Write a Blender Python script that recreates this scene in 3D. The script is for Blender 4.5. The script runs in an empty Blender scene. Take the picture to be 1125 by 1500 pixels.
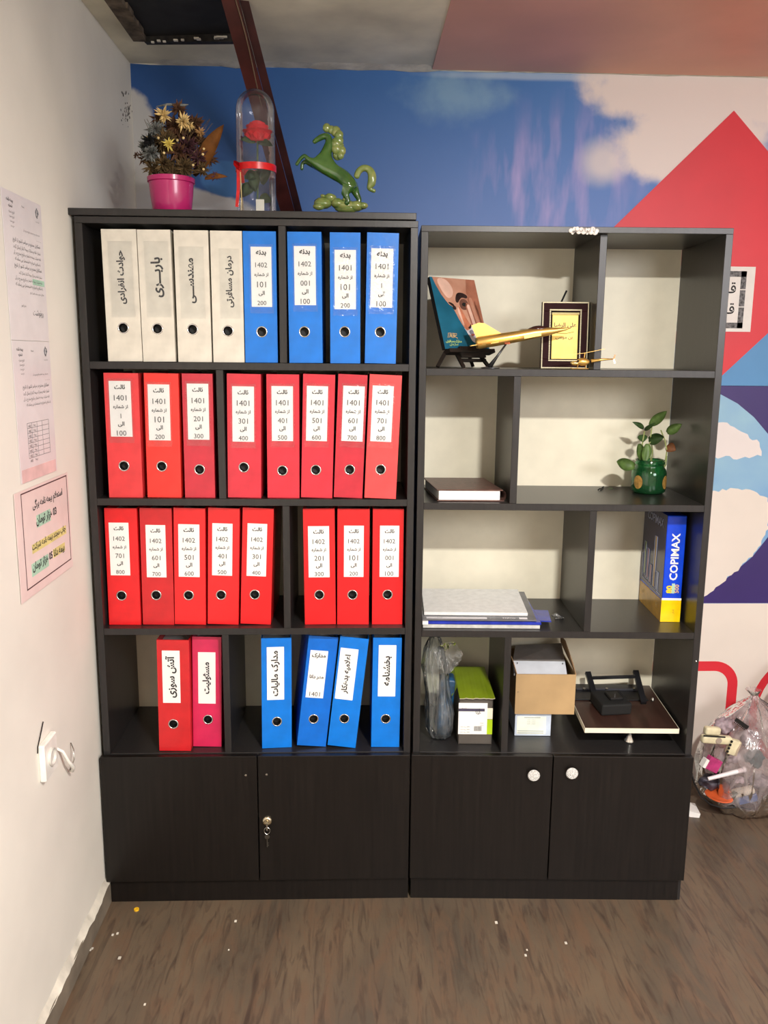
import bpy, bmesh, math, random
from mathutils import Vector, Matrix
random.seed(7)
SC = bpy.context.scene
COL = SC.collection
# ------------------------------------------------------------------ camera
CAM = Vector((0.675, -2.1554, 1.5132))
YAW, PITCH, ROLL, FOC = 0.036, 0.1841, 0.0091, 1240.0
def _basis():
    cy, sy, cp, sp = math.cos(YAW), math.sin(YAW), math.cos(PITCH), math.sin(PITCH)
    f = Vector((sy*cp, cy*cp, -sp)); r = Vector((cy, -sy, 0)); u = r.cross(f)
    c, s = math.cos(ROLL), math.sin(ROLL)
    return c*r+s*u, -s*r+c*u, f
RR, UU, FF = _basis()
cd = bpy.data.cameras.new('camera'); cam = bpy.data.objects.new('camera', cd); COL.objects.link(cam)
cam.matrix_world = Matrix(((RR.x, UU.x, -FF.x, CAM.x), (RR.y, UU.y, -FF.y, CAM.y), (RR.z, UU.z, -FF.z, CAM.z), (0, 0, 0, 1)))
cd.sensor_fit = 'VERTICAL'; cd.sensor_height = 36.0; cd.sensor_width = 27.0; cd.lens = FOC/1500*36; cd.clip_start = .01
SC.camera = cam
# ------------------------------------------------------------------ world, lamps, exposure
wd = bpy.data.worlds.new('room_air'); SC.world = wd; wd.use_nodes = True
wd.node_tree.nodes['Background'].inputs[0].default_value = (0.8, 0.85, 1, 1)
wd.node_tree.nodes['Background'].inputs[1].default_value = 0.0
def area(name, loc, size, power, col=(1, 1, 1), rot=(0, 0, 0), shape='DISK', sy=None):
    l = bpy.data.lights.new(name, 'AREA'); l.shape = shape; l.size = size
    if sy: l.size_y = sy
    l.energy = power; l.color = col
    o = bpy.data.objects.new(name, l); COL.objects.link(o); o.location = loc; o.rotation_euler = rot; return o
area('ceiling_downlight', (1.32, -2.15, 2.33), .15, 116, (1, .975, .925))
area('rear_room_fill', (2.7, -3.4, 2.1), 1.2, 56, (.96, .97, 1), rot=(math.radians(62), 0, math.radians(12)), shape='RECTANGLE', sy=.8)  # unseen fill, added to brighten the upper right of the back wall
SC.view_settings.view_transform = 'Standard'; SC.view_settings.look = 'None'
SC.view_settings.exposure = -0.04; SC.view_settings.gamma = 1.0; SC.view_settings.use_curve_mapping = False
# ------------------------------------------------------------------ measuring: a ray of the photograph met with a plane of the room
def ray(px, py): return FF*FOC + RR*(px-562.5) - UU*(py-750)
def aty(px, py, Y): d = ray(px, py); return CAM + d*((Y-CAM.y)/d.y)
def atz(px, py, Z): d = ray(px, py); return CAM + d*((Z-CAM.z)/d.z)
def atx(px, py, X): d = ray(px, py); return CAM + d*((X-CAM.x)/d.x)
WL, WR, RROT, DEPTH = .83, .7634, .0357, .3138
R0 = Vector((WL+.0077, 0, 0)); RM = Matrix.Rotation(-RROT, 4, 'Z')
def Rw(u, v, z): return R0 + RM @ Vector((u, v, z))
def Rl(P): return RM.inverted() @ (Vector(P)-R0)
def atv(px, py, v):      # point at depth v inside the right-hand unit
    n = RM @ Vector((0, 1, 0)); d = ray(px, py); o = Rw(0, v, 0); return CAM + d*((o-CAM).dot(n)/d.dot(n))
# ------------------------------------------------------------------ object helpers
def tag(o, label=None, cat=None, group=None, kind=None):
    if label: o['label'] = label
    if cat: o['category'] = cat
    if group: o['group'] = group
    if kind: o['kind'] = kind
    return o
def thing(name, label, cat, loc=(0, 0, 0), rot=(0, 0, 0), group=None):
    o = bpy.data.objects.new(name, None); COL.objects.link(o); o.empty_display_size = .05
    o.location = loc; o.rotation_euler = rot
    return tag(o, label, cat, group)
PRINTS = ('lettering', 'letterhead', 'body_text', 'print', 'calligraphy', 'small_table', 'barcode', 'signature', 'sticker_pad', 'caption', 'round_emblem', 'ornamental_border')
class MB:
    def __init__(s): s.bm = bmesh.new()
    def box(s, a, b, M=None, bev=0, seg=1):
        r = bmesh.ops.create_cube(s.bm, size=1); vs = r['verts']
        for v in vs:
            v.co = Vector([a[i] if v.co[i] < 0 else b[i] for i in range(3)])
        if bev:
            es = list({e for v in vs for e in v.link_edges})
            rr = bmesh.ops.bevel(s.bm, geom=es, offset=bev, segments=seg, affect='EDGES', profile=.5)
            vs = list({v for f in rr['faces'] for v in f.verts} | {v for v in vs if v.is_valid})
        if M is not None:
            for v in vs: v.co = M @ v.co
        return s
    def prism(s, pts, t, M=None):
        # pts: (x,y) outline; extruded from z=0 to z=t, then moved by M
        n = len(pts)
        lo = [s.bm.verts.new(Vector((p[0], p[1], 0))) for p in pts]
        hi = [s.bm.verts.new(Vector((p[0], p[1], t))) for p in pts]
        ar = sum(pts[i][0]*pts[(i+1) % n][1]-pts[(i+1) % n][0]*pts[i][1] for i in range(n))
        fs = [s.bm.faces.new(lo[::-1]), s.bm.faces.new(hi)]
        for i in range(n):
            j = (i+1) % n; fs.append(s.bm.faces.new((lo[i], lo[j], hi[j], hi[i])))
        if ar < 0: bmesh.ops.reverse_faces(s.bm, faces=fs)
        if M is not None:
            for v in lo+hi: v.co = M @ v.co
        return s
    def tube(s, pts, r, n=8, cap=True):
        pts = [Vector(p) for p in pts]; rs = r if isinstance(r, (list, tuple)) else [r]*len(pts)
        rings = []; up = None
        for i, p in enumerate(pts):
            t = (pts[min(i+1, len(pts)-1)]-pts[max(i-1, 0)]).normalized()
            if up is None: up = Vector((0, 0, 1)) if abs(t.z) < .9 else Vector((1, 0, 0))
            a = t.cross(up).normalized(); b = a.cross(t).normalized(); up = b
            rings.append([s.bm.verts.new(p+(a*math.cos(k*2*math.pi/n)+b*math.sin(k*2*math.pi/n))*rs[i]) for k in range(n)])
        for i in range(len(rings)-1):
            for k in range(n):
                s.bm.faces.new((rings[i][k], rings[i][(k+1) % n], rings[i+1][(k+1) % n], rings[i+1][k]))
        if cap: s.bm.faces.new(rings[0][::-1]); s.bm.faces.new(rings[-1])
        return s
    def bar(s, p, q, w, t, side=None):
        # straight bar of rectangular section: width w along side, thickness t
        p, q = Vector(p), Vector(q); d = (q-p).normalized()
        a = Vector(side or (1, 0, 0)); a = (a-d*a.dot(d)).normalized(); b = d.cross(a)
        vs = [s.bm.verts.new(e+a*w/2*i+b*t/2*j) for e in (p, q) for i, j in ((-1, -1), (1, -1), (1, 1), (-1, 1))]
        for f in ((3, 2, 1, 0), (4, 5, 6, 7), (0, 1, 5, 4), (1, 2, 6, 5), (2, 3, 7, 6), (3, 0, 4, 7)):
            s.bm.faces.new([vs[i] for i in f])
        return s
    def lathe(s, prof, c=(0, 0, 0), n=32, M=None, wob=None):
        # prof: (radius, height)
        rings = []; c = Vector(c)
        for r, z in prof:
            if r < 1e-6: rings.append([s.bm.verts.new(c+Vector((0, 0, z)))])
            else: rings.append([s.bm.verts.new(c+Vector((math.cos(k*2*math.pi/n)*r, math.sin(k*2*math.pi/n)*r, z))) for k in range(n)])
        for i in range(len(rings)-1):
            a, b = rings[i], rings[i+1]
            for k in range(n):
                j = (k+1) % n
                if len(a) == 1 and len(b) == 1: continue
                if len(a) == 1: s.bm.faces.new((a[0], b[j], b[k]))
                elif len(b) == 1: s.bm.faces.new((a[k], a[j], b[0]))
                else: s.bm.faces.new((a[k], a[j], b[j], b[k]))
        if M is not None:
            for rg in rings:
                for v in rg: v.co = M @ v.co
        return s
    def ball(s, c, r, sub=2, M=None, sc=(1, 1, 1)):
        rr = bmesh.ops.create_icosphere(s.bm, subdivisions=sub, radius=1)
        for v in rr['verts']:
            v.co = Vector((v.co.x*sc[0]*r, v.co.y*sc[1]*r, v.co.z*sc[2]*r))
            if M is not None: v.co = M @ v.co
            v.co += Vector(c)
        return s
    def quad(s, *ps):
        s.bm.faces.new([s.bm.verts.new(Vector(p)) for p in ps]); return s
    def text(s, st, M, w=None, h=None, bold=0, cen=True):
        vs, fs, (x0, x1, y0, y1) = text_geo(st, bold)
        k = (w/(x1-x0)) if w else h/.73
        cx = (x0+x1)/2 if cen else 0; cyy = (y0+y1)/2 if cen else 0
        nv = [s.bm.verts.new(M @ Vector(((v[0]-cx)*k, (v[1]-cyy)*k, 0))) for v in vs]
        for f in fs:
            try: s.bm.faces.new([nv[i] for i in f])
            except ValueError: pass
        return s
    def build(s, name, mat, parent=None, smooth=False, fix=True, **kw):
        if fix: bmesh.ops.recalc_face_normals(s.bm, faces=s.bm.faces)
        me = bpy.data.meshes.new(name); s.bm.to_mesh(me); s.bm.free()
        if smooth:
            for p in me.polygons: p.use_smooth = True
        for m in (mat if isinstance(mat, (list, tuple)) else [mat]): me.materials.append(m)
        o = bpy.data.objects.new(name, me); COL.objects.link(o)
        if parent is not None: o.parent = parent
        if smooth == 'auto':
            try: me.set_sharp_from_angle(angle=math.radians(40))
            except Exception: pass
        if name in PRINTS: o['kind'] = 'stuff'
        for k, v in kw.items(): o[k] = v
        return o
def struct(o): o['kind'] = 'structure'; return o
# ------------------------------------------------------------------ Persian / Latin lettering as flat print
FORMS = {'ا':(0xFE8D,0xFE8E,0,0),'آ':(0xFE81,0xFE82,0,0),'ب':(0xFE8F,0xFE90,0xFE91,0xFE92),'ت':(0xFE95,0xFE96,0xFE97,0xFE98),'ث':(0xFE99,0xFE9A,0xFE9B,0xFE9C),
'پ':(0xFB56,0xFB57,0xFB58,0xFB59),'چ':(0xFB7A,0xFB7B,0xFB7C,0xFB7D),'ج':(0xFE9D,0xFE9E,0xFE9F,0xFEA0),'ح':(0xFEA1,0xFEA2,0xFEA3,0xFEA4),'خ':(0xFEA5,0xFEA6,0xFEA7,0xFEA8),'د':(0xFEA9,0xFEAA,0,0),'ر':(0xFEAD,0xFEAE,0,0),'ز':(0xFEAF,0xFEB0,0,0),
'س':(0xFEB1,0xFEB2,0xFEB3,0xFEB4),'ش':(0xFEB5,0xFEB6,0xFEB7,0xFEB8),'ض':(0xFEBD,0xFEBE,0xFEBF,0xFEC0),'ع':(0xFEC9,0xFECA,0xFECB,0xFECC),'ف':(0xFED1,0xFED2,0xFED3,0xFED4),'ق':(0xFED5,0xFED6,0xFED7,0xFED8),'ک':(0xFB8E,0xFB8F,0xFB90,0xFB91),'گ':(0xFB92,0xFB93,0xFB94,0xFB95),
'ل':(0xFEDD,0xFEDE,0xFEDF,0xFEE0),'م':(0xFEE1,0xFEE2,0xFEE3,0xFEE4),'ن':(0xFEE5,0xFEE6,0xFEE7,0xFEE8),'و':(0xFEED,0xFEEE,0,0),'ه':(0x6D5,0xFEEA,0xFEEB,0xFEEC),'ی':(0xFBFC,0xFBFD,0xFBFE,0xFBFF),'ئ':(0xFE89,0xFE8A,0xFE8B,0xFE8C),'ـ':(0x640,0x640,0x640,0x640)}
def shape(s):
    if not any(c in FORMS for c in s): return s
    out = []; i = 0
    jn = lambda ch: ch in FORMS and FORMS[ch][2] != 0
    while i < len(s):
        ch = s[i]; prev = i > 0 and jn(s[i-1])
        if ch == 'ل' and i+1 < len(s) and s[i+1] == 'ا':
            out.append(chr(0xFEFC if prev else 0xFEFB)); i += 2; continue
        if ch in FORMS:
            nxt = i+1 < len(s) and s[i+1] in FORMS and jn(ch); f = FORMS[ch]
            out.append(chr(f[(3 if nxt else 1) if prev else (2 if nxt else 0)]))
        else: out.append(ch)
        i += 1
    return ''.join(out[::-1])
_TG = {}
def text_geo(st, bold=0):
    key = (st, bold)
    if key in _TG: return _TG[key]
    cu = bpy.data.curves.new('tmp', 'FONT'); cu.body = shape(st); cu.size = 1; cu.resolution_u = 2; cu.offset = bold
    ob = bpy.data.objects.new('tmp', cu)
    me = ob.to_mesh()
    vs = [tuple(v.co) for v in me.vertices]; fs = [tuple(p.vertices) for p in me.polygons]
    ob.to_mesh_clear(); bpy.data.objects.remove(ob); bpy.data.curves.remove(cu)
    xs = [v[0] for v in vs]; ys = [v[1] for v in vs]
    _TG[key] = (vs, fs, (min(xs), max(xs), min(ys), max(ys))); return _TG[key]
def frame(o, x, y):      # matrix whose x and y axes are given
    x = Vector(x).normalized(); y = Vector(y); z = x.cross(y).normalized(); y = z.cross(x)
    return Matrix(((x.x, y.x, z.x, o[0]), (x.y, y.y, z.y, o[1]), (x.z, y.z, z.z, o[2]), (0, 0, 0, 1)))
# ------------------------------------------------------------------ materials
def lin(c): return tuple(((v/255)/12.92 if v/255 <= .04045 else ((v/255+.055)/1.055)**2.4) for v in c)+(1,)
MATS = {}
def mat(name, col, rough=.5, metal=0, noise=.06, scale=20, stretch=(1, 1, 1), bump=0, bscale=60, coat=0, col2=None, spec=.5, trans=0, sss=0, detail=4):
    m = bpy.data.materials.new(name); m.use_nodes = True; nt = m.node_tree; b = nt.nodes['Principled BSDF']
    b.inputs['Roughness'].default_value = rough; b.inputs['Metallic'].default_value = metal
    b.inputs['Specular IOR Level'].default_value = spec; b.inputs['Coat Weight'].default_value = coat
    b.inputs['Coat Roughness'].default_value = .08
    if trans: b.inputs['Transmission Weight'].default_value = trans
    if sss: b.inputs['Subsurface Weight'].default_value = sss; b.inputs['Subsurface Scale'].default_value = .01
    tc = nt.nodes.new('ShaderNodeTexCoord'); mp = nt.nodes.new('ShaderNodeMapping'); mp.inputs['Scale'].default_value = stretch
    nt.links.new(tc.outputs['Object'], mp.inputs[0])
    nz = nt.nodes.new('ShaderNodeTexNoise'); nz.inputs['Scale'].default_value = scale; nz.inputs['Detail'].default_value = detail
    nt.links.new(mp.outputs[0], nz.inputs['Vector'])
    mx = nt.nodes.new('ShaderNodeMix'); mx.data_type = 'RGBA'
    c1 = lin(col)
    if col2: c2 = lin(col2); a, bb = c1, c2
    else: a = tuple(max(0, v*(1-noise*2)) for v in c1[:3])+(1,); bb = tuple(min(1, v*(1+noise*2)) for v in c1[:3])+(1,)
    mx.inputs[6].default_value = a; mx.inputs[7].default_value = bb
    mr = nt.nodes.new('ShaderNodeMapRange'); mr.inputs[1].default_value = .3; mr.inputs[2].default_value = .7
    nt.links.new(nz.outputs['Fac'], mr.inputs[0]); nt.links.new(mr.outputs[0], mx.inputs[0])
    nt.links.new(mx.outputs[2], b.inputs['Base Color'])
    if bump:
        n2 = nt.nodes.new('ShaderNodeTexNoise'); n2.inputs['Scale'].default_value = bscale; n2.inputs['Detail'].default_value = 4
        nt.links.new(mp.outputs[0], n2.inputs['Vector'])
        bp = nt.nodes.new('ShaderNodeBump'); bp.inputs['Strength'].default_value = bump; bp.inputs['Distance'].default_value = .004
        nt.links.new(n2.outputs['Fac'], bp.inputs['Height']); nt.links.new(bp.outputs[0], b.inputs['Normal'])
    MATS[name] = m; return m
def film(name, tint=(235, 235, 240), haze=.18, rough=.15, bump=.5, bscale=30, stretch=(1, 1, 1), alpha=.5):
    # clear plastic: mostly see-through, a milky part and sharp highlights
    m = bpy.data.materials.new(name); m.use_nodes = True; nt = m.node_tree; N = nt.nodes; L = nt.links
    for n in list(N):
        if n.type != 'OUTPUT_MATERIAL': N.remove(n)
    out = [n for n in N if n.type == 'OUTPUT_MATERIAL'][0]
    tr = N.new('ShaderNodeBsdfTransparent'); tr.inputs[0].default_value = lin(tint)
    df = N.new('ShaderNodeBsdfDiffuse'); df.inputs[0].default_value = lin(tint)
    tl = N.new('ShaderNodeBsdfTranslucent'); tl.inputs[0].default_value = lin(tint)
    gl = N.new('ShaderNodeBsdfGlossy'); gl.inputs['Roughness'].default_value = rough
    tc = N.new('ShaderNodeTexCoord'); mp = N.new('ShaderNodeMapping'); mp.inputs['Scale'].default_value = stretch
    nz = N.new('ShaderNodeTexNoise'); nz.inputs['Scale'].default_value = bscale; nz.inputs['Detail'].default_value = 3; nz.inputs['Distortion'].default_value = 1.2
    bp = N.new('ShaderNodeBump'); bp.inputs['Strength'].default_value = bump; bp.inputs['Distance'].default_value = .01
    L.new(tc.outputs['Object'], mp.inputs[0]); L.new(mp.outputs[0], nz.inputs['Vector']); L.new(nz.outputs['Fac'], bp.inputs['Height'])
    for g in (df, gl): L.new(bp.outputs[0], g.inputs['Normal'])
    a1 = N.new('ShaderNodeMixShader'); a1.inputs[0].default_value = .5; L.new(df.outputs[0], a1.inputs[1]); L.new(tl.outputs[0], a1.inputs[2])
    mr = N.new('ShaderNodeMapRange'); mr.inputs[1].default_value = .45; mr.inputs[2].default_value = .75; mr.inputs[3].default_value = haze*.6; mr.inputs[4].default_value = min(1, haze*2.0)
    L.new(nz.outputs['Fac'], mr.inputs[0])
    a2 = N.new('ShaderNodeMixShader'); L.new(mr.outputs[0], a2.inputs[0]); L.new(tr.outputs[0], a2.inputs[1]); L.new(a1.outputs[0], a2.inputs[2])
    fr = N.new('ShaderNodeFresnel'); fr.inputs[0].default_value = 1.45
    ml = N.new('ShaderNodeMath'); ml.operation = 'MULTIPLY'; ml.inputs[1].default_value = alpha*2; ml.use_clamp = True; L.new(fr.outputs[0], ml.inputs[0])
    a3 = N.new('ShaderNodeMixShader'); L.new(ml.outputs[0], a3.inputs[0]); L.new(a2.outputs[0], a3.inputs[1]); L.new(gl.outputs[0], a3.inputs[2])
    L.new(a3.outputs[0], out.inputs['Surface']); MATS[name] = m; return m
lam = mat('dark_laminate', (38, 36, 36), .33, noise=.1, scale=30, stretch=(3, 3, .3), bump=.04, bscale=200)
lamdoor = mat('wenge_door', (20, 16, 14), .38, noise=.18, scale=18, stretch=(6, 6, .25), bump=.05, bscale=120, spec=.35)
cream = mat('cream_melamine', (236, 229, 206), .45, noise=.02)
steel = mat('steel', (190, 188, 182), .25, 1, noise=.1)
chrome = mat('chrome', (225, 225, 225), .12, 1, noise=.02)
black = mat('black_plastic', (18, 18, 19), .4, noise=.15)
blackm = mat('matt_black', (12, 12, 12), .8, noise=.1)
paper = mat('white_paper', (240, 238, 234), .7, noise=.02)
ink = mat('printed_ink', (45, 45, 48), .8, noise=.02)
ink2 = mat('grey_ink', (105, 105, 108), .8, noise=.02)
gold = mat('gold', (240, 196, 112), .32, .8, noise=.08)
# ================================================================== ROOM SHELL
YW, XL, XR, YF, ZC = .66, -.012, 3.5, -4.2, 2.38
plaster = mat('rough_plaster', (230, 226, 216), .85, noise=.035, scale=3, bump=.25, bscale=9, detail=8)
ceilplaster = mat('old_ceiling_plaster', (232, 225, 202), .9, noise=.1, scale=5, bump=.3, bscale=14, detail=8)
ceilbrown = mat('brown_painted_panel', (226, 166, 138), .45, noise=.06, scale=2.5, bump=.05, bscale=40)
coved = mat('white_filler', (214, 208, 194), .9, noise=.12, scale=16, bump=.6, bscale=40)
def vinyl():
    m = mat('wood_pattern_vinyl', (110, 90, 72), .42, noise=0, bump=.03, bscale=150)
    nt = m.node_tree; N = nt.nodes; L = nt.links; b = N['Principled BSDF']
    tc = N.new('ShaderNodeTexCoord')
    def noise(sc, st, det=5, dist=0):
        mp = N.new('ShaderNodeMapping'); mp.inputs['Scale'].default_value = st; L.new(tc.outputs['Object'], mp.inputs[0])
        z = N.new('ShaderNodeTexNoise'); z.inputs['Scale'].default_value = sc; z.inputs['Detail'].default_value = det; z.inputs['Distortion'].default_value = dist
        L.new(mp.outputs[0], z.inputs['Vector']); return z.outputs['Fac']
    def mix(f, a, c, lo=.35, hi=.65):
        r = N.new('ShaderNodeMapRange'); r.inputs[1].default_value = lo; r.inputs[2].default_value = hi; L.new(f, r.inputs[0])
        x = N.new('ShaderNodeMix'); x.data_type = 'RGBA'; L.new(r.outputs[0], x.inputs[0])
        for s, v in ((6, a), (7, c)):
            if isinstance(v, tuple): x.inputs[s].default_value = lin(v)
            else: L.new(v, x.inputs[s])
        return x.outputs[2]
    c1 = mix(noise(3.2, (1.6, .7, 1)), (86, 76, 64), (108, 92, 74))
    c2 = mix(noise(7, (2.2, .5, 1), 8, 1.5), (106, 84, 66), c1, .3, .55)
    c3 = mix(noise(13, (3.2, .45, 1), 7, 1.4), (70, 57, 48), c2, .27, .5)
    c4 = mix(noise(46, (3, .22, 1), 4, .5), (88, 73, 60), c3, .15, .45)
    L.new(c4, b.inputs['Base Color'])
    return m
struct(MB().box((XL-.2, YF, -.05), (XR, YW, 0)).build('floor', vinyl()))
struct(MB().box((XL-.12, YF-.1, 0), (XL, YW, ZC+.3)).build('wall_left', plaster))
struct(MB().box((XL-.12, YW, 0), (XR+.1, YW+.1, ZC+.3)).build('wall_back', plaster))
struct(MB().box((XR, YF, 0), (XR+.1, YW, ZC+.3)).build('wall_right', plaster))
struct(MB().box((XL, YF-.1, 0), (XR+.1, YF, ZC+.3)).build('wall_front', plaster))
# ceiling slab with the ragged opening over the corner
h0, h1 = (.085, .30, -.35, .455), None
cl = MB(); hx0, hx1, hy0, hy1 = .075, .345, -.5, .445
for a, b in (((XL, hy1), (.912, YW)), ((XL, YF), (hx0, hy1)), ((hx1, YF), (.912, hy1)), ((hx0, YF), (hx1, hy0)), ((.912, YF), (XR, YW))):
    cl.box((a[0], a[1], ZC), (b[0], b[1], ZC+.08))
ceil = struct(cl.build('ceiling', ceilplaster))
MB().box((.912, YF, ZC-.004), (XR, YW-.012, ZC+.001)).build('painted_panel', ceilbrown, ceil)
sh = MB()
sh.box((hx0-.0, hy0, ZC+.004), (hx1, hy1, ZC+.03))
sh.build('shaft_shade_board', mat('opening_shade', (22, 22, 23), .8, noise=.3), ceil)  # near-black board added in place of the shade inside the opening
fm = MB(); rnd = random.Random(3)
for i in range(16):
    t0, t1 = i/16, (i+1)/16
    y0, y1 = hy0+(hy1-hy0)*t0, hy0+(hy1-hy0)*t1
    w = .018+rnd.uniform(-.006, .008)
    fm.box((hx0-.022, y0, ZC-.010), (hx0+w, y1, ZC+.03))
fm.build('rotten_edge_board', mat('rotten_wood', (92, 80, 66), .9, noise=.35, scale=30, bump=.6, bscale=60), ceil)
fr2 = MB()
fr2.bar((hx0+.01, hy1+.01, ZC+.004), (hx1+.01, hy1-.03, ZC-.002), .022, .03, (0, 1, 0))
fr2.build('opening_frame', mat('rusty_angle', (38, 34, 30), .7, noise=.4, scale=60), ceil)
bits = MB()
for i in range(14):
    t = rnd.random(); p = Vector((hx0+.02+t*(hx1-hx0-.04), hy1-.005-.055*t+rnd.uniform(-.008, .004), ZC-.013))
    bits.box(p-Vector((rnd.uniform(.002, .008), rnd.uniform(.002, .006), .002)), p+Vector((rnd.uniform(.002, .008), .004, .002)))
bits.build('plaster_crumbs', coved, ceil, kind='stuff')
# white filler along the top of the back wall
tr = MB(); pts = []
n = 60
rn = random.Random(5)
prev = None
for i in range(n+1):
    x = XL+(3.2-XL)*i/n
    zlo = 2.374 if x > .05 else 2.374+(.05-x)*.75
    zlo += rn.uniform(-.0035, .0035)
    if x > .93: zlo = 2.376+rn.uniform(-.002, .002)
    yb = .012 if x > .93 else .05
    cur = (x, zlo, yb)
    if prev:
        x0, z0, b0 = prev
        v = [(x0, YW, z0), (x, YW, zlo), (x, YW-.006, zlo), (x0, YW-.006, z0), (x0, YW-b0, ZC+.001), (x, YW-yb, ZC+.001)]
        tr.quad(v[3], v[2], v[5], v[4]); tr.quad(v[0], v[1], v[2], v[3])
    prev = cur
struct(tr.build('trim_1', coved))
# ---- baseboard of bare stone with a ragged plaster lip
bb = MB().box((XL, YF, 0), (-.001, YW, .062))
bbo = struct(bb.build('baseboard_left', mat('bare_stone_skirting', (116, 106, 92), .8, noise=.18, scale=9, bump=.3, bscale=30)))
lip = MB(); prev = None
for i in range(150):
    y = -2.0+2.66*i/149; h = .066+.002*math.sin(i*.7)+rn.uniform(-.001, .0015); d = .010+.0015*math.sin(i*.5)+rn.uniform(-.001, .001)
    cur = [(XL, y, h+.012), (XL+d*.6, y, h+.004), (XL+d+.003, y, h-.005-rn.uniform(0, .0015)), (XL, y, h-.014)]
    if prev:
        for k in range(3): lip.quad(prev[k], prev[k+1], cur[k+1], cur[k])
    prev = cur
lip.build('plaster_lip', coved, bbo)
# ---- mural on the back wall
def mural_mat():
    m = mat('mural_sky_print', (70, 110, 175), .42, noise=0)
    nt = m.node_tree; N = nt.nodes; L = nt.links; b = N['Principled BSDF']
    b.inputs['Specular IOR Level'].default_value = .35
    tc = N.new('ShaderNodeTexCoord'); sp = N.new('ShaderNodeSeparateXYZ'); L.new(tc.outputs['Object'], sp.inputs[0])
    n1 = N.new('ShaderNodeTexNoise'); n1.inputs['Scale'].default_value = 6; n1.inputs['Detail'].default_value = 6; n1.inputs['Roughness'].default_value = .55; L.new(tc.outputs['Object'], n1.inputs['Vector'])
    mp = N.new('ShaderNodeMapping'); mp.inputs['Rotation'].default_value = (0, math.radians(22), 0); mp.inputs['Scale'].default_value = (9, 1, 1.7); L.new(tc.outputs['Object'], mp.inputs[0])
    n2 = N.new('ShaderNodeTexNoise'); n2.inputs['Scale'].default_value = 2.0; n2.inputs['Detail'].default_value = 4; L.new(mp.outputs[0], n2.inputs['Vector'])
    def math_(op, a, c=None, clamp=False):
        x = N.new('ShaderNodeMath'); x.operation = op; x.use_clamp = clamp
        for i, v in enumerate((a, c)):
            if v is None: continue
            if isinstance(v, (int, float)): x.inputs[i].default_value = v
            else: L.new(v, x.inputs[i])
        return x.outputs[0]
    def blob(px, py, rx, ry, soft=.35, amp=1.0, nz=None, rot=0):
        c = aty(px, py, YW); rx /= 465; ry /= 465
        dx = math_('DIVIDE', math_('SUBTRACT', sp.outputs[0], c.x), rx); dz = math_('DIVIDE', math_('SUBTRACT', sp.outputs[2], c.z), ry)
        d = math_('SQRT', math_('ADD', math_('MULTIPLY', dx, dx), math_('MULTIPLY', dz, dz)))
        d = math_('ADD', d, math_('MULTIPLY', math_('SUBTRACT', (nz or n1).outputs['Fac'], .5), amp))
        r = N.new('ShaderNodeMapRange'); r.interpolation_type = 'SMOOTHSTEP'; r.inputs[1].default_value = 1+soft/2; r.inputs[2].default_value = 1-soft/2; L.new(d, r.inputs[0]); return r.outputs[0]
    def mixc(f, a, c):
        x = N.new('ShaderNodeMix'); x.data_type = 'RGBA'; x.clamp_factor = True
        if isinstance(f, (int, float)): x.inputs[0].default_value = f
        else: L.new(f, x.inputs[0])
        for s, v in ((6, a), (7, c)):
            if isinstance(v, tuple): x.inputs[s].default_value = lin(v)
            else: L.new(v, x.inputs[s])
        return x.outputs[2]
    gx = N.new('ShaderNodeMapRange'); gx.inputs[1].default_value = .1; gx.inputs[2].default_value = 1.35; L.new(sp.outputs[0], gx.inputs[0])
    gz = N.new('ShaderNodeMapRange'); gz.inputs[1].default_value = 2.35; gz.inputs[2].default_value = 1.85; L.new(sp.outputs[2], gz.inputs[0])
    c = mixc(gx.outputs[0], (36, 78, 142), (74, 128, 200))
    c = mixc(math_('MULTIPLY', math_('MULTIPLY', gx.outputs[0], gz.outputs[0]), .6), c, (118, 142, 214))
    c = mixc(math_('MULTIPLY', n1.outputs['Fac'], .25), c, (90, 140, 205))
    st = N.new('ShaderNodeMapRange'); st.inputs[1].default_value = .42; st.inputs[2].default_value = .66; L.new(n2.outputs['Fac'], st.inputs[0])
    c = mixc(math_('MULTIPLY', math_('MULTIPLY', blob(815, 270, 95, 95, 1.2, .9), st.outputs[0]), .85), c, (186, 170, 226))
    c = mixc(math_('MULTIPLY', blob(675, 142, 62, 24, 1.5, 3.2), .6), c, (150, 190, 215))
    c = mixc(math_('MULTIPLY', blob(790, 112, 130, 5, 1.2, .6), .5), c, (210, 225, 235))
    W = (236, 226, 222)
    c = mixc(blob(1030, 128, 172, 62, .35, 1.0), c, W)
    c = mixc(blob(1010, 205, 112, 58, .4, 1.1), c, W)
    c = mixc(math_('MULTIPLY', blob(885, 236, 30, 26, 1.3, .8), .8), c, W)
    c = mixc(blob(195, 235, 44, 92, .15, .7), c, (200, 198, 196))
    c = mixc(blob(262, 320, 110, 44, .15, .6), c, (200, 198, 200))
    c = mixc(blob(330, 262, 38, 26, .15, .8), c, (70, 120, 180))
    L.new(c, b.inputs['Base Color']); return m
mr_ = thing('wall_mural', 'printed wall mural of blue sky, red diamond and purple panel', 'mural', (0, 0, 0))
OFF = .0006
def flat(name, pts, mm, parent, lay, lab=None):
    o = MB().prism(pts, OFF, frame((0, YW-OFF*(lay-1) if False else YW, 0), (1, 0, 0), (0, 0, 1))).build(name, mm, parent)
    o.location = (0, -OFF*(lay-1)*1.02, 0)
    if lab: o['label'] = lab
    return o
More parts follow.
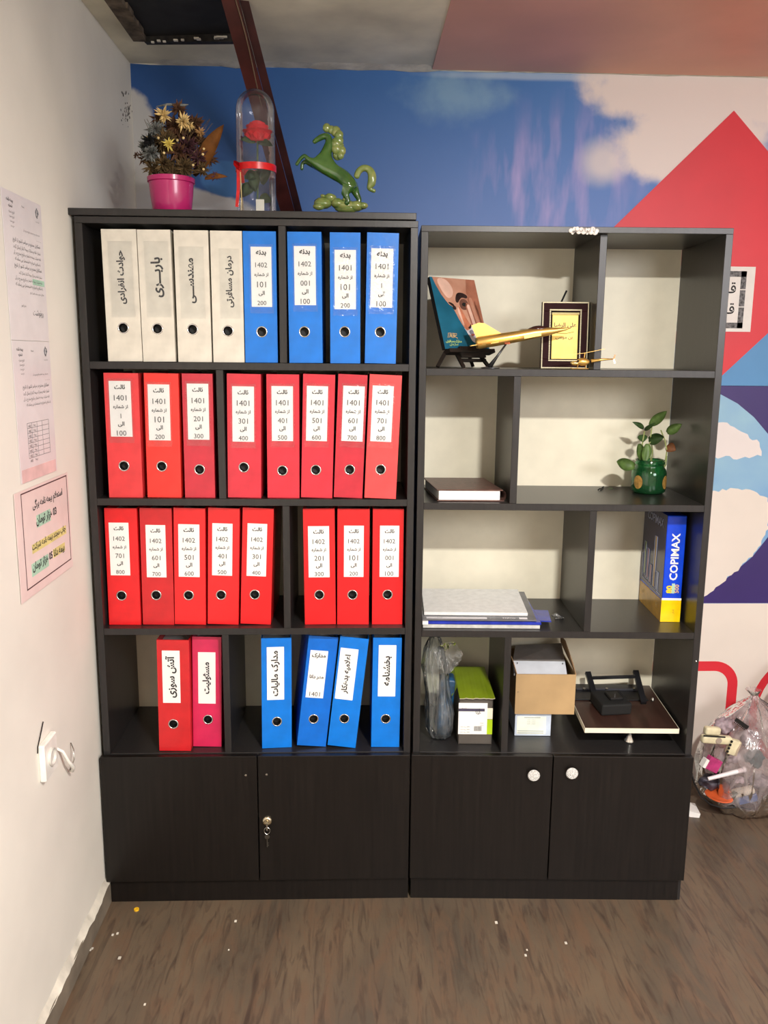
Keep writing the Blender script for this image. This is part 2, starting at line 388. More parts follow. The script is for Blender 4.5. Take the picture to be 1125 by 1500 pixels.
# prism in this frame grows towards -y (the room)
flat('sky_print', [(XL+.001, .06), (3.2, .06), (3.2, 2.376), (.05, 2.376), (-.0, 2.412), (XL+.001, 2.42)][:4]+[(XL+.001, 2.379)], mural_mat(), mr_, 1)
mcream = mat('mural_cream', (232, 222, 212), .45, noise=.03, scale=3)
mred = mat('mural_red', (222, 44, 58), .42, noise=.05, scale=3)
mblue = mat('mural_light_blue', (84, 146, 200), .42, noise=.04, scale=3)
mpurple = mat('mural_purple', (54, 36, 108), .42, noise=.06, scale=3)
mcloud = mat('mural_cloud', (236, 228, 226), .5, noise=.03, scale=5)
mcyan = mat('mural_pale_cyan', (160, 202, 220), .45, noise=.05, scale=4, col2=(124, 170, 216))
flat('light_blue_field', [(1.45, 1.42), (3.1, 1.42), (3.1, 1.9), (1.45, 1.9)], mblue, mr_, 2)
flat('red_diamond', [(1.868, 2.278), (2.302, 1.85), (1.868, 1.424), (1.434, 1.85)], mred, mr_, 3)
flat('purple_panel', [(1.2, .667), (3.1, .667), (3.1, 1.421), (1.2, 1.421)], mpurple, mr_, 2)
flat('cream_field', [(.6, .06), (3.1, .06), (3.1, .666), (.6, .666)], mcream, mr_, 2)
# lens shaped window of sky in the purple panel
P = lambda x, y: (aty(x, y, YW).x, aty(x, y, YW).z)
up = [P(1040, 571), P(1056, 578), P(1080, 591), P(1104, 611), P(1125, 636), P(1150, 680)]
dn = [P(1150, 742), P(1125, 786), P(1102, 815), P(1075, 838), P(1048, 860), P(1030, 874)]
lens = [(1.55, 1.45)] and ([(1.5, 1.415)]+up+dn+[(1.5, .72)])
flat('sky_window', lens, mcyan, mr_, 3)
def cloud(base, seed, nn=26, bump_=.012):
    r = random.Random(seed); out = []
    for i in range(len(base)):
        a, b = Vector(base[i]), Vector(base[(i+1) % len(base)]); out.append(tuple(a))
        k = max(2, int((b-a).length/.012)); nrm = Vector((-(b-a).y, (b-a).x)).normalized()
        for j in range(1, k): out.append(tuple(a.lerp(b, j/k)+nrm*r.uniform(-.006, .006)*1.0))
    return out
flat('upper_cloud', cloud([P(1040, 622), P(1065, 619), P(1085, 632), P(1112, 648), P(1115, 668), P(1085, 671), P(1040, 669)], 1), mcloud, mr_, 4)
flat('lower_cloud', cloud([P(1034, 725), P(1058, 716), P(1098, 717), P(1124, 729), (dn[1][0], P(0, 772)[1]), dn[2], dn[3], dn[4], dn[5], (1.75, .74), (1.75, 1.08)], 2), mcream, mr_, 4)
# red outlined letters
def stroke(pts, w):
    L_, R_ = [], []
    pts = [Vector(p) for p in pts]
    for i, p in enumerate(pts):
        t = (pts[min(i+1, len(pts)-1)]-pts[max(i-1, 0)]).normalized(); n_ = Vector((-t.y, t.x))
        L_.append(tuple(p+n_*w/2)); R_.append(tuple(p-n_*w/2))
    return L_+R_[::-1]
w_ = .036
cx_, cz_ = 1.957, .365
arc = [(cx_+.07*math.cos(a), cz_+.07*math.sin(a)) for a in [math.radians(90-i*9) for i in range(11)]]
flat('red_rounded_letter', stroke([(1.6, .435)]+[(1.9, .435)]+arc+[(2.027, .2), (2.027, .12)], w_), mred, mr_, 3)
arc2 = [(2.30+.19*math.cos(a), .26+.21*math.sin(a)) for a in [math.radians(75+i*8) for i in range(30)]]
flat('red_round_letter', stroke(arc2, w_*.8), mred, mr_, 3)
# ---- paper sheet with ornamental border, half hidden behind the right-hand unit
ps = thing('framed_notice', 'white paper with grey ornamental border taped on the red diamond', 'poster', (1.83, YW-.003, 1.7))
MB().box((-.15, -.0012, -.103), (.150, 0, .104)).build('paper_sheet', paper, ps)
orn = MB(); gr = mat('ornament_grey', (112, 112, 114), .8, noise=.4, scale=120)
for a, b in (((-.13, .072), (.122, .090)), ((-.13, -.092), (.122, -.074)), ((.104, -.092), (.122, .09))):
    orn.box((a[0], -.0017, a[1]), (b[0], -.0011, b[1]))
orn.build('ornamental_border', gr, ps)
for z in (.03, -.025): MB().box((.102, -.0021, z), (.124, -.0016, z+.003)).build('border_gap', paper, ps)
lt = MB()
lt.text('قانون', frame((.04, -.0018, .032), (1, 0, 0), (0, 0, 1)), w=.10, bold=.012)
lt.text('قانون', frame((.04, -.0018, -.034), (1, 0, 0), (0, 0, 1)), w=.10, bold=.012)
lt.build('lettering', ink, ps)
# ---- leaning red steel brace and cable
br = thing('steel_brace', 'dark red painted steel brace slanting down from the ceiling opening', 'beam', tuple(aty(418, 300, .60)))
p0 = aty(372, 130, .50); p1 = aty(337, 0, .20)
A = aty(421, 310, .62); Bq = aty(337, 2, .150)
dirv = (Bq-A).normalized(); A2 = aty(424, 322, .628); Bq2 = Bq+dirv*.015
loc = Vector(br.location)
rusty = mat('dark_red_paint', (72, 30, 26), .5, noise=.2, scale=14, bump=.1)
red_shaded = mat('shaded_red_paint', (58, 24, 22), .6, noise=.25, scale=14)  # same red paint, with the shade of the side put into the colour
side = Vector((1, 0, .25))
MB().bar(A2-loc, Bq2-loc, .040, .004, side).build('front_flange', rusty, br)
a_ = (side-dirv*side.dot(dirv)).normalized(); nb = dirv.cross(a_)
if nb.y > 0: nb = -nb
MB().bar(A2-loc+a_*.020-nb*.012, Bq2-loc+a_*.020-nb*.012, .004, .026, a_).build('side_web', red_shaded, br)
MB().bar(A2-loc+a_*.034-nb*.018, Bq2-loc+a_*.034-nb*.018, .022, .004, side).build('rear_flange', red_shaded, br)
cab = MB(); cpts = []
for i in range(24):
    t = i/23; cpts.append(A-loc+(Bq2-A)*t+a_*(.012+.004*math.sin(t*9))+nb*.006)
cab.tube(cpts, .0016, 6).build('thin_cable', mat('cable_grey', (120, 100, 80), .5), br)
# ---- left wall papers
def wall_paper(name, label, y0, y1, z0, z1, tint=paper):
    r = thing(name, label, 'paper', (XL+.001, (y0+y1)/2, (z0+z1)/2))
    MB().box((0, (y0-y1)/2, (z0-z1)/2), (.0008, (y1-y0)/2, (z1-z0)/2)).build('paper_sheet', tint, r)
    return r
LF = lambda y, z: frame((.0014, y, z), (0, 1, 0), (0, 0, 1))
lilac = mat('letter_paper', (226, 220, 222), .35, noise=.02)
pinkp = mat('pinkish_paper', (232, 214, 210), .4, noise=.02)
def emblem(mb, y, z, s):
    for k in range(3):
        a0 = k*2.1; pts = [Vector((.0014, y+math.cos(a0+t*.25)*s*(1-.25*k), z+math.sin(a0+t*.25)*s*1.3*(1-.25*k))) for t in range(13)]
        mb.tube(pts, s*.14, 4)
    mb.box((.001, y-s*.2, z+s*1.3), (.0016, y+s*.2, z+s*1.7))
def letter(name, label, z1, lines, zz):
    r = wall_paper(name, label, -.405, -.192, z1-.291, z1, lilac)
    t = MB()
    t.text('بیمه نامه', LF(-.068, .128), w=.034, bold=.02); t.text('شماره', LF(-.066, .117), w=.02, bold=.02)
    for k in range(4): t.text('تاریخ شماره', LF(-.062, .105-.009*k), w=.03-.004*k)
    emblem(t, .078, .122, .0075); t.text('شرکت بیمه', LF(.078, .106), w=.02)
    t.text('بسمه', LF(0, .125), w=.014)
    t.build('letterhead', ink2, r)
    b = MB()
    for k, (w, cy) in enumerate(lines):
        b.text(['نامه شرکت بیمه به شماره و تاریخ مندرج در آن', 'با سلام و احترام به استحضار می رساند که', 'همکاران محترم در سراسر کشور از تاریخ', 'شماره نامه و مدارک بیمه گذار ارسال گردد'][k % 4], LF(cy, zz-.0125*k), w=w)
    b.build('body_text', ink2, r)
    return r
r1 = letter('letter_sheet', 'upper official letter with emblem taped high on the left wall', 1.826, [(.09, .04), (.03, .08), (.15, .01), (.15, .01), (.15, .01), (.14, .01), (.15, .01), (.13, .02), (.15, .01), (.15, .01), (.08, .05)], .078)
MB().box((.0009, .03, -.028), (.0012, .098, -.016)).build('green_highlight', mat('green_marker', (172, 212, 188), .7), r1)
sg = MB(); sg.text('مدیر امور', LF(-.03, -.075), w=.025); sg.text('رونوشت', LF(.05, -.088), w=.06); sg.build('signature', ink2, r1)
r2 = letter('letter_sheet', 'lower official letter with a small table, under the upper letter', 1.534, [(.09, .04), (.03, .08), (.15, .01), (.15, .01), (.15, .01), (.14, .02)], .075)
tb = MB()
for k in range(8): tb.box((.0009, -.055, -.025-.0105*k), (.0012, .07, -.0242-.0105*k))
for y in (-.055, -.03, 0, .03, .07): tb.box((.0009, y, -.099), (.0012, y+.0008, -.025))
for k in range(8):
    tb.text('۱۲۳۴' if False else '1402', LF(-.042, -.031-.0105*k), w=.014); tb.text('بیمه', LF(-.015, -.031-.0105*k), w=.014)
tb.build('small_table', ink2, r2)
MB().box((.0009, -.1, -.145), (.0011, .1, -.118)).build('pink_footer', mat('pink_marker', (228, 190, 188), .7), r2)
nt_ = thing('price_notice', 'pinkish bordered price notice taped below the two letters', 'paper', (XL+.0022, -.285, 1.118))
MB().box((0, -.165, -.118), (.0008, .158, .112)).build('paper_sheet', pinkp, nt_)
bd = MB()
for a, b in (((-.132, .104), (.148, .1065)), ((-.132, -.099), (.148, -.0965)), ((-.132, -.099), (-.1295, .1065)), ((.1455, -.099), (.148, .1065))):
    bd.box((.0007, a[0], a[1]), (.0013, b[0], b[1]))
bd.build('dark_border', mat('maroon_line', (80, 50, 52), .7), nt_)
for a_, b_ in (((-.055, .020), (.03, .047)), ((-.1, -.078), (0, -.050))): MB().box((.0007, a_[0], a_[1]), (.001, b_[0], b_[1])).build('green_highlight', MATS['green_marker'], nt_)
ym = mat('yellow_marker', (226, 214, 140), .7)
for a_, b_ in (((-.09, -.030), (.125, -.010)), ((.03, -.068), (.11, -.048))): MB().box((.0007, a_[0], a_[1]), (.001, b_[0], b_[1])).build('yellow_highlight', ym, nt_)
tx = MB()
tx.text('استعلام بیمه نامه برگی', LF(.02, .070), w=.185, bold=.02)
tx.text('30 هزار تومان', LF(.005, .034), w=.125, bold=.03)
tx.text('چاپ مجدد بیمه نامه شرکت', LF(.015, -.018), w=.21, bold=.02)
tx.text('بیمه دانا 50 هزار تومان', LF(.005, -.060), w=.20, bold=.03)
tx.build('lettering', ink, nt_)
# ---- broken wall socket and loose wire on the left wall
so = thing('wall_socket', 'cracked white wall socket low on the left wall', 'socket', (XL, -.375, .625))
MB().box((0, -.04, -.043), (.014, .04, .043), bev=.003).build('socket_plate', mat('white_plastic', (240, 238, 230), .3), so)
MB().lathe([(0, 0), (.02, 0), (.02, .006), (.017, .006), (.015, .001), (0, .001)], M=Matrix.Translation((.0135, 0, 0)) @ Matrix.Rotation(math.pi/2, 4, 'Y'), n=24).build('socket_well', mat('off_white_plastic', (215, 212, 204), .4), so)
MB().tube([(.002, -.045, .03), (.004, -.047, .046), (.004, -.03, .062), (.003, -.005, .085)], .0013, 6).build('crack_gap', blackm, so)
wv = thing('loose_wires', 'loose white wires poking out of the wall beside the socket', 'wire', (XL, -.27, .6))
MB().tube([(0, -.035, .01), (.012, -.03, -.0), (.02, -.02, -.03), (.024, 0, -.055), (.014, .02, -.075), (.004, .03, -.08)], [.003, .0035, .004, .005, .004, .002], 8).build('white_wire', MATS['white_plastic'], wv, smooth=True)
MB().tube([(.004, .03, -.08), (.016, .03, -.05), (.012, .042, -.03), (.002, .055, -.02)], .0015, 6).build('thin_wire', steel, wv, smooth=True)
# small marks on floor
sp_ = thing('yellow_bead', 'tiny yellow bead on the floor before the binder bookcase', 'bead', tuple(atz(200, 1333, 0)))
MB().lathe([(.003, 0), (.007, 0), (.007, .004), (.003, .004), (.003, 0)], n=14).build('bead_ring', mat('bright_yellow', (245, 190, 40), .4), sp_)
dc = MB(); r_ = random.Random(11)
for px, py in [(135, 1390), (132, 1392), (112, 1405), (165, 1370), (172, 1368), (345, 1350), (772, 1392), (770, 1400), (829, 1382), (727, 1352), (145, 1345), (212, 1472), (335, 1392), (175, 1404)]:
    p = atz(px, py, 0); s_ = r_.uniform(.0015, .004)
    dc.box((p.x-s_, p.y-s_, 0), (p.x+s_, p.y+s_*1.6, .0015))
tag(dc.build('plaster_crumbs', coved), 'white plaster crumbs scattered on the brown floor', 'debris', kind='stuff')

sc = thing('wall_scuffs', 'grey scuffs and chipped plaster on the left wall near the ceiling corner', 'scuff', (XL+.0006, .55, 2.2))
k = MB(); r_ = random.Random(8)
for i in range(46):
    p = atx(r_.gauss(186, 4), r_.gauss(168, 7) if i < 38 else 137+r_.gauss(0, 2), XL+.0006)-sc.location; a = r_.uniform(.001, .005)
    k.prism([(a*math.cos(t)*r_.uniform(.5, 1.3), a*math.sin(t)*r_.uniform(.5, 1.3)) for t in [j*math.pi/3 for j in range(6)]], .0006, frame(p, (0, 1, 0), (0, 0, 1)))
k.build('chipped_paint', mat('scuff_grey', (92, 88, 84), .9, noise=.3), sc, kind='stuff')
# ================================================================== BOOKCASES
T = .018
def bookcase(root, W, H, zs, divs, top_t, doors, zdoor, plinth_x1, mback):
    f = .004
    sp = MB(); sp.box((0, 0, 0), (T, DEPTH, H-top_t), bev=.0008); sp.build('side_panel', lam, root)
    sp = MB(); sp.box((W-T, 0, 0), (W, DEPTH, H-top_t), bev=.0008); sp.build('side_panel', lam, root)
    MB().box((0, 0, H-top_t), (W, DEPTH+f, H), bev=.0008).build('top_panel', lam, root)
    MB().box((T, DEPTH, .07), (W-T, DEPTH+f, H-top_t)).build('back_panel', mback, root)
    for z in zs: MB().box((T, .0005, z-T), (W-T, DEPTH, z), bev=.0008).build('shelf', lam, root)
    MB().box((T, .0, .055), (W-T, DEPTH, .07)).build('bottom_panel', lam, root)
    MB().box((.0, -.001, 0), (plinth_x1, .0, .069)).build('plinth', lamdoor, root)
    lv = [H-top_t]+list(zs)
    for i, xs in enumerate(divs):
        for x in xs: MB().box((x, .024 if x == .444 else .001, zs[i]), (x+T, DEPTH, (lv[i] if i == 0 else zs[i-1]-T)), bev=.0008).build('divider', lam, root)
    out = []
    for a, b in doors:
        out.append(MB().box((a, -.018, zdoor[0]), (b, -.0012, zdoor[1]), bev=.001).build('door', lamdoor, root))
    return out
LZ = [1.4895, 1.1446, .7975, .4446]; RZ = [1.4797, 1.1361, .7907, .4435]
bl = thing('binder_bookcase', 'tall dark brown bookcase full of lever arch binders, against the left wall', 'bookcase')
d1, d2 = bookcase(bl, WL, 1.834, LZ, [[.489], [.329], [.4905], [.326]], .016, [(-.006, .4135), (.4165, .829)], (.072, .4425), WL, cream)
MB().box((-.012, -.006, 1.8355), (.825, DEPTH, 1.8515), bev=.001).build('loose_top_board', lam, bl)
# hinge screws, lock and keys
for dd, px, py in ((d1, 360, 1135.5), (d2, 390.5, 1134.5)):
    p = aty(px, py, -.018); MB().lathe([(0, 0), (.0035, 0), (.003, .0012), (0, .0016)], M=Matrix.Translation(p) @ Matrix.Rotation(math.pi/2, 4, 'X'), n=12).build('screw', steel, dd)
p = aty(391.5, 1202, -.018)
MB().lathe([(0, 0), (.0135, 0), (.0135, .003), (.011, .006), (.0085, .007), (.008, .005), (.004, .005), (.003, .009), (0, .009)], M=Matrix.Translation(p) @ Matrix.Rotation(math.pi/2, 4, 'X'), n=24).build('lock', mat('lock_brass', (215, 205, 180), .25, 1), d2, smooth='auto')
ks = thing('cabinet_keys', 'small ring of keys hanging from the door lock of the binder bookcase', 'keys', tuple(p+Vector((0, -.008, -.012))))
k = MB(); k.tube([(math.sin(a)*.008, 0, math.cos(a)*.010-.014) for a in [i*math.pi/8 for i in range(17)]], .0008, 5, cap=False); k.build('key_ring', steel, ks)
k = MB(); k.lathe([(0, 0), (.007, 0), (.007, .002), (0, .002)], M=Matrix.Translation((.0, 0, -.031)) @ Matrix.Rotation(math.pi/2, 4, 'X'), n=14); k.box((-.0015, -.002, -.062), (.0015, -.0005, -.036)); k.box((.0015, -.002, -.058), (.004, -.0005, -.054)); k.box((.0015, -.002, -.051), (.0035, -.0005, -.048)); k.build('key', mat('dull_key', (120, 118, 112), .35, 1), ks)
MB().box((-.002, -.003, -.012), (.002, .0, .010)).build('key_in_lock', steel, ks)

brt = thing('display_bookcase', 'lower dark brown bookcase with white back holding ornaments and boxes, on the right', 'bookcase', tuple(R0), (0, 0, -RROT))
e1, e2 = bookcase(brt, WR, 1.824, RZ, [[.444], [.240], [.450], [.241]], .0145, [(-.004, .3805), (.3835, WR+.0005)], (.072, .4425), WR-.008, cream)
pearl = mat('rhinestone_white', (228, 222, 212), .3, noise=.25, scale=400, bump=.8, bscale=500)
for dd, px, py in ((e1, 782, 1136), (e2, 838, 1133)):
    q = Rl(atv(px, py, -.03)); k = MB()
    M_ = Matrix.Translation((q.x, -.018, q.z)) @ Matrix.Rotation(math.pi/2, 4, 'X')
    k.lathe([(0, 0), (.006, 0), (.006, .007), (.0155, .009), (.0165, .013), (.014, .016), (0, .018)], M=M_, n=24)
    for rr_, nn in ((.0, 1), (.004, 6), (.0085, 12), (.0128, 18)):
        for j in range(nn):
            a = j*2*math.pi/nn; c = M_ @ Vector((rr_*math.cos(a), rr_*math.sin(a), .0172-.0015*(rr_/.0128)**2)); k.ball(c, .0021, 1)
    k.build('knob', pearl, dd, smooth=False)
for px, py in ((1020, 969),):
    q = Rl(atv(px, py, 0)); MB().lathe([(0, 0), (.002, 0), (0, .001)], M=Matrix.Translation((q.x, 0, q.z)) @ Matrix.Rotation(math.pi/2, 4, 'X'), n=8).build('screw', steel, brt)
# puffy sticker on the top edge
q = Rl(atv(855, 338, -.001)); stk = thing('calligraphy_sticker', 'white puffy lettering sticker on the top edge of the display bookcase', 'sticker', tuple(Rw(q.x, -.0006, q.z)), (0, 0, -RROT))
k = MB()
for dx, dz, r_ in ((-.031, 0, .006), (-.027, -.006, .0035), (-.022, .004, .0055), (-.016, .005, .005), (-.012, -.002, .0065), (-.006, .001, .0075), (0, -.002, .007), (.005, .001, .006), (.009, -.006, .0035), (.013, .001, .006), (.018, -.002, .0075), (.022, .003, .007), (.028, -.003, .0075), (.032, .0, .0055)):
    k.ball((dx, -.0005, dz), r_, 2, sc=(1, .3, 1))
k.build('sticker_pad', mat('sticker_white', (236, 230, 224), .4, noise=.06, scale=200), stk, smooth=True)
k = MB(); k.text('یا ابوالفضل', frame((0, -.0031, .0), (1, 0, 0), (0, 0, 1)), w=.056, bold=.01); k.build('lettering', mat('grey_print', (150, 140, 132), .8), stk)

# ================================================================== BINDERS
def bcol(n, c): return mat(n, c, .33, noise=.05, scale=25, bump=.05, bscale=60, coat=.15)
C = {'white': bcol('binder_white', (218, 212, 198)), 'blue': bcol('binder_blue', (0, 116, 214)), 'deepblue': bcol('binder_deep_blue', (0, 104, 205)),
     'coral': bcol('binder_coral', (218, 58, 62)), 'orange': bcol('binder_orange_red', (230, 48, 40)), 'crimson': bcol('binder_crimson', (196, 40, 58)),
     'rose': bcol('binder_rose_red', (210, 44, 62)), 'salmon': bcol('binder_salmon', (226, 72, 74)), 'red': bcol('binder_red', (224, 26, 32)), 'dred': bcol('binder_dark_red', (200, 30, 36)), 'magenta': bcol('binder_magenta', (208, 36, 84))}
tape = film('clear_tape', (254, 254, 254), .008, .12, .25, 50, (1, 1, 2), alpha=.45)
hole_dark = mat('hole_shade', (14, 13, 13), .6)  # added near-black cup: the shade inside each finger hole, as colour
BR_ = .0118
def spine_plate(mb, w, h, hx, hz, t=.003, s=.019, n=24):
    bm = mb.bm
    def sq(a):
        c, d = math.cos(a), math.sin(a); k_ = s/max(abs(c), abs(d)); return hx+c*k_, hz+d*k_
    an = [2*math.pi*(i+.5)/n+math.pi/4-2*math.pi*.5/n for i in range(n)]
    for y, flip in ((0, 1), (t, 0)):
        ci = [bm.verts.new((hx+math.cos(a)*BR_, y, hz+math.sin(a)*BR_)) for a in an]
        so_ = [bm.verts.new((sq(a)[0], y, sq(a)[1])) for a in an]
        for i in range(n): bm.faces.new((ci[i], ci[(i+1) % n], so_[(i+1) % n], so_[i]))
        if y == 0: c0 = ci
        else: c1 = ci
    for i in range(n): bm.faces.new((c0[i], c0[(i+1) % n], c1[(i+1) % n], c1[i]))
    e = .0012
    for a, b in (((0, 0), (hx-s, h)), ((hx+s, 0), (w, h)), ((hx-s, 0), (hx+s, hz-s)), ((hx-s, hz+s), (hx+s, h))):
        mb.box((a[0], 0, a[1]), (b[0], t, b[1]))
_ttl = {'s': ['ثالث'], 'b': ['بدنه']}
def binder(label, col, TL, TR_, BL, BR, lab, ring, lines=None, vert=None, yb=.012, yaw=0, tape_on=True, vw=None, plain=False):
    """corners, label rectangle and finger ring measured in the photograph, met with the plane of the spine"""
    shelf_z = min(LZ, key=lambda z: abs(z-aty(BL[0], BL[1], yb).z))
    a, b, c, d = aty(*BL, yb), aty(*BR, yb), aty(*TL, yb), aty(*TR_, yb)
    lean = math.atan2(((c.x+d.x)-(a.x+b.x))/2, .315)
    w = ((b.x-a.x)+(d.x-c.x))/2/math.cos(yaw); h = .316
    zc = shelf_z+.0006+max(0, math.sin(lean))*w*0
    if lean > 0: loc = Vector((a.x, yb, shelf_z+.0006+math.sin(lean)*w))
    else: loc = Vector((a.x, yb, shelf_z+.0006))
    r = thing('lever_arch_binder', label, 'binder', tuple(loc), (0, lean, yaw), 'lever arch binders in the left bookcase')
    Mi = (Matrix.Translation(loc) @ Matrix.Rotation(yaw, 4, 'Z') @ Matrix.Rotation(lean, 4, 'Y')).inverted()
    def loc2(px, py):
        P = aty(px, py, yb); dd = ray(px, py); o = CAM
        oi = Mi @ o; di = (Mi.to_3x3() @ dd); t = -oi.y/di.y; q = oi+di*t; return q
    q = loc2(*ring); hx, hz = min(max(q.x, .021), w-.021), q.z
    m = MB(); spine_plate(m, w, h, hx, hz)
    D_ = .272
    m.box((0, .003, .0), (.0026, D_, h)); m.box((w-.0026, .003, 0), (w, D_, h))
    m.build('cover', C[col], r)
    m = MB(); m.box((.0032, .035, .010), (w-.0032, D_-.012, h-.018)); m.build('pages', paper, r)
    m = MB(); m.lathe([(BR_+.0022, -.0001), (BR_+.0016, -.0012), (BR_-.0004, -.0014), (BR_-.0012, .0006), (BR_-.0012, .006)], M=Matrix.Translation((hx, 0, hz)) @ Matrix.Rotation(-math.pi/2, 4, 'X'), n=28)
    m.build('finger_ring', chrome, r, smooth=True)
    MB().lathe([(BR_-.0013, .004), (BR_-.0013, .02), (0, .021)], M=Matrix.Translation((hx, 0, hz)) @ Matrix.Rotation(-math.pi/2, 4, 'X'), n=20).build('finger_hole_shade', hole_dark, r)
    x0, y0_, x1, y1_ = lab
    pa, pb = loc2(x0, y0_), loc2(x1, y1_)
    cxm = (loc2(x0, y0_).x+loc2(x1, y0_).x)/2; lw = loc2(x1, y0_).x-loc2(x0, y0_).x; lz1 = loc2((x0+x1)/2, y0_).z; lz0 = loc2((x0+x1)/2, y1_).z
    cxm = min(max(cxm, lw/2+.002), w-lw/2-.002)
    lp = MB().box((cxm-lw/2, -.0005, lz0), (cxm+lw/2, -.0001, lz1)).build('spine_label', C['white'] if plain else paper, r)
    lh = lz1-lz0; FR = lambda x, z, rot=0: (frame((x, -.0009, z), (1, 0, 0), (0, 0, 1)) if not rot else frame((x, -.0009, z), (0, 0, 1), (-1, 0, 0)))
    m = MB()
    if lines:
        ttl, yr, fr_, to_ = lines
        for st, fz, ww, bo in ((ttl, .105, .50, .035), (yr, .30, .145*len(yr), 0), ('از شماره', .465, .68, .022), (fr_, .625, .145*len(fr_), 0), ('الی', .775, .30, .025), (to_, .935, .145*len(to_), 0)):
            m.text(st, FR(cxm, lz1-fz*lh), w=(ww if st != '1' else .03)*lw, bold=bo)
    elif isinstance(vert, list):
        for st, fz, ww, bo in vert: m.text(st, FR(cxm, lz1-fz*lh), w=ww*lw, bold=bo)
    else:
        m.text(vert, FR(cxm, (lz0+lz1)/2, 1), w=(vw or .8)*lh, bold=.035)
    m.build('lettering', ink, lp)
    if tape_on:
        MB().box((max(.002, cxm-lw/2-.004), -.0016, lz0-.016), (min(w-.002, cxm+lw/2+.004), -.0014, lz1+.006)).build('clear_tape', tape, r)
    return r
def num(ttl, yr, a, b): return (ttl, yr, a, b)
TH, BD = 'ثالث', 'بدنه'
B = binder
B('cream white binder leaning at the far left of the top shelf', 'white', (147.5, 333.5), (199, 335), (158.7, 528), (208.8, 528), (160, 357, 191, 455), (180.5, 480.4), vert='حوادث انفرادی', plain=True)
B('cream white binder second from the left on the top shelf', 'white', (200.8, 334), (249, 336), (210, 528), (258, 528), (213, 357, 244, 455), (230.7, 481.5), vert='باربـــری', vw=.60, plain=True)
B('cream white binder third from the left on the top shelf', 'white', (253.8, 336), (304.5, 338), (261.3, 528), (310, 528), (264, 365, 296, 457), (282, 482.5), vert='مهندســـی', vw=.72, plain=True)
B('cream white binder beside the first blue one on the top shelf', 'white', (308, 335), (354, 336), (312.8, 529), (358.7, 529), (323, 368, 348, 457), (334, 484.7), vert='درمان مسافرتی', vw=.85, plain=True)
B('blue binder marked 1402 from 101 to 200, next to the white ones', 'blue', (355.3, 336), (404, 337), (359.6, 530), (407, 531), (367, 361.5, 397.3, 449.5), (383.5, 486), lines=(BD, '1402', '101', '200'))
B('blue binder just right of the top shelf divider', 'blue', (421, 338), (470.6, 338), (424, 531.5), (473, 532), (430.4, 360.5, 462, 447), (446, 486), lines=(BD, '1402', '001', '100'))
B('blue binder between two other blue ones at the right of the top shelf', 'blue', (483.5, 339.7), (528, 340), (484, 532), (528, 532), (490, 366, 521.4, 453), (505, 486), lines=(BD, '1401', '101', '200'))
B('blue binder marked 1401 from 1 to 100, rightmost on the top shelf', 'blue', (537, 341), (584.5, 341), (534.4, 533), (578.7, 533), (544, 364, 576.4, 450.6), (557, 486.4), lines=(BD, '1401', '1', '100'))
for lab, c, TL, TR_, BL, BRr, lb, rg, a, b in (
 ('coral red binder marked 1401 from 1 to 100, far left of the second shelf', 'coral', (150, 543), (202, 543), (160, 727), (208, 727), (159, 558, 191, 639.6), (181.6, 682.4), '1', '100'),
 ('orange red binder second from the left on the second shelf', 'orange', (209, 544.5), (261, 545), (216.3, 727), (264.4, 727), (216, 563, 248, 645), (237, 683), '101', '200'),
 ('crimson binder marked 1401 from 201 to 300, left of the divider', 'crimson', (266, 546), (311, 546), (271.3, 727), (315, 727), (273.5, 562, 305, 644), (292.4, 687.8), '201', '300'),
 ('rose red binder just right of the second shelf divider', 'rose', (332.7, 545.5), (382, 547), (334, 728), (383, 728), (340, 566, 372, 647), (357.3, 684.4), '301', '400'),
 ('rose red binder marked 401 to 500, two places right of the second shelf divider', 'rose', (389.5, 547), (438, 549), (392, 728), (438, 729), (397.6, 565.6, 429, 646), (413.8, 689.3), '401', '500'),
 ('rose red binder marked 501 to 600, third from the right on the second shelf', 'rose', (444, 548), (491, 549), (441, 727), (486.5, 728), (449.6, 565.5, 480.7, 646), (462.7, 688.4), '501', '600'),
 ('dark rose binder marked 601 to 700, touching the salmon one at the right end', 'crimson', (496, 549), (538.5, 549), (489, 727), (531, 728), (503, 565.5, 534.5, 646.5), (512.4, 688), '601', '700'),
 ('salmon red binder marked 1401 from 701 to 800, pulled slightly forward', 'salmon', (541, 549), (589, 550), (533.8, 730), (579, 732), (546, 565.2, 577, 647), (557.6, 687.8), '701', '800')):
    B(lab, c, TL, TR_, BL, BRr, lb, rg, lines=(TH, '1401', a, b), yb=.004 if c == 'salmon' else .014)
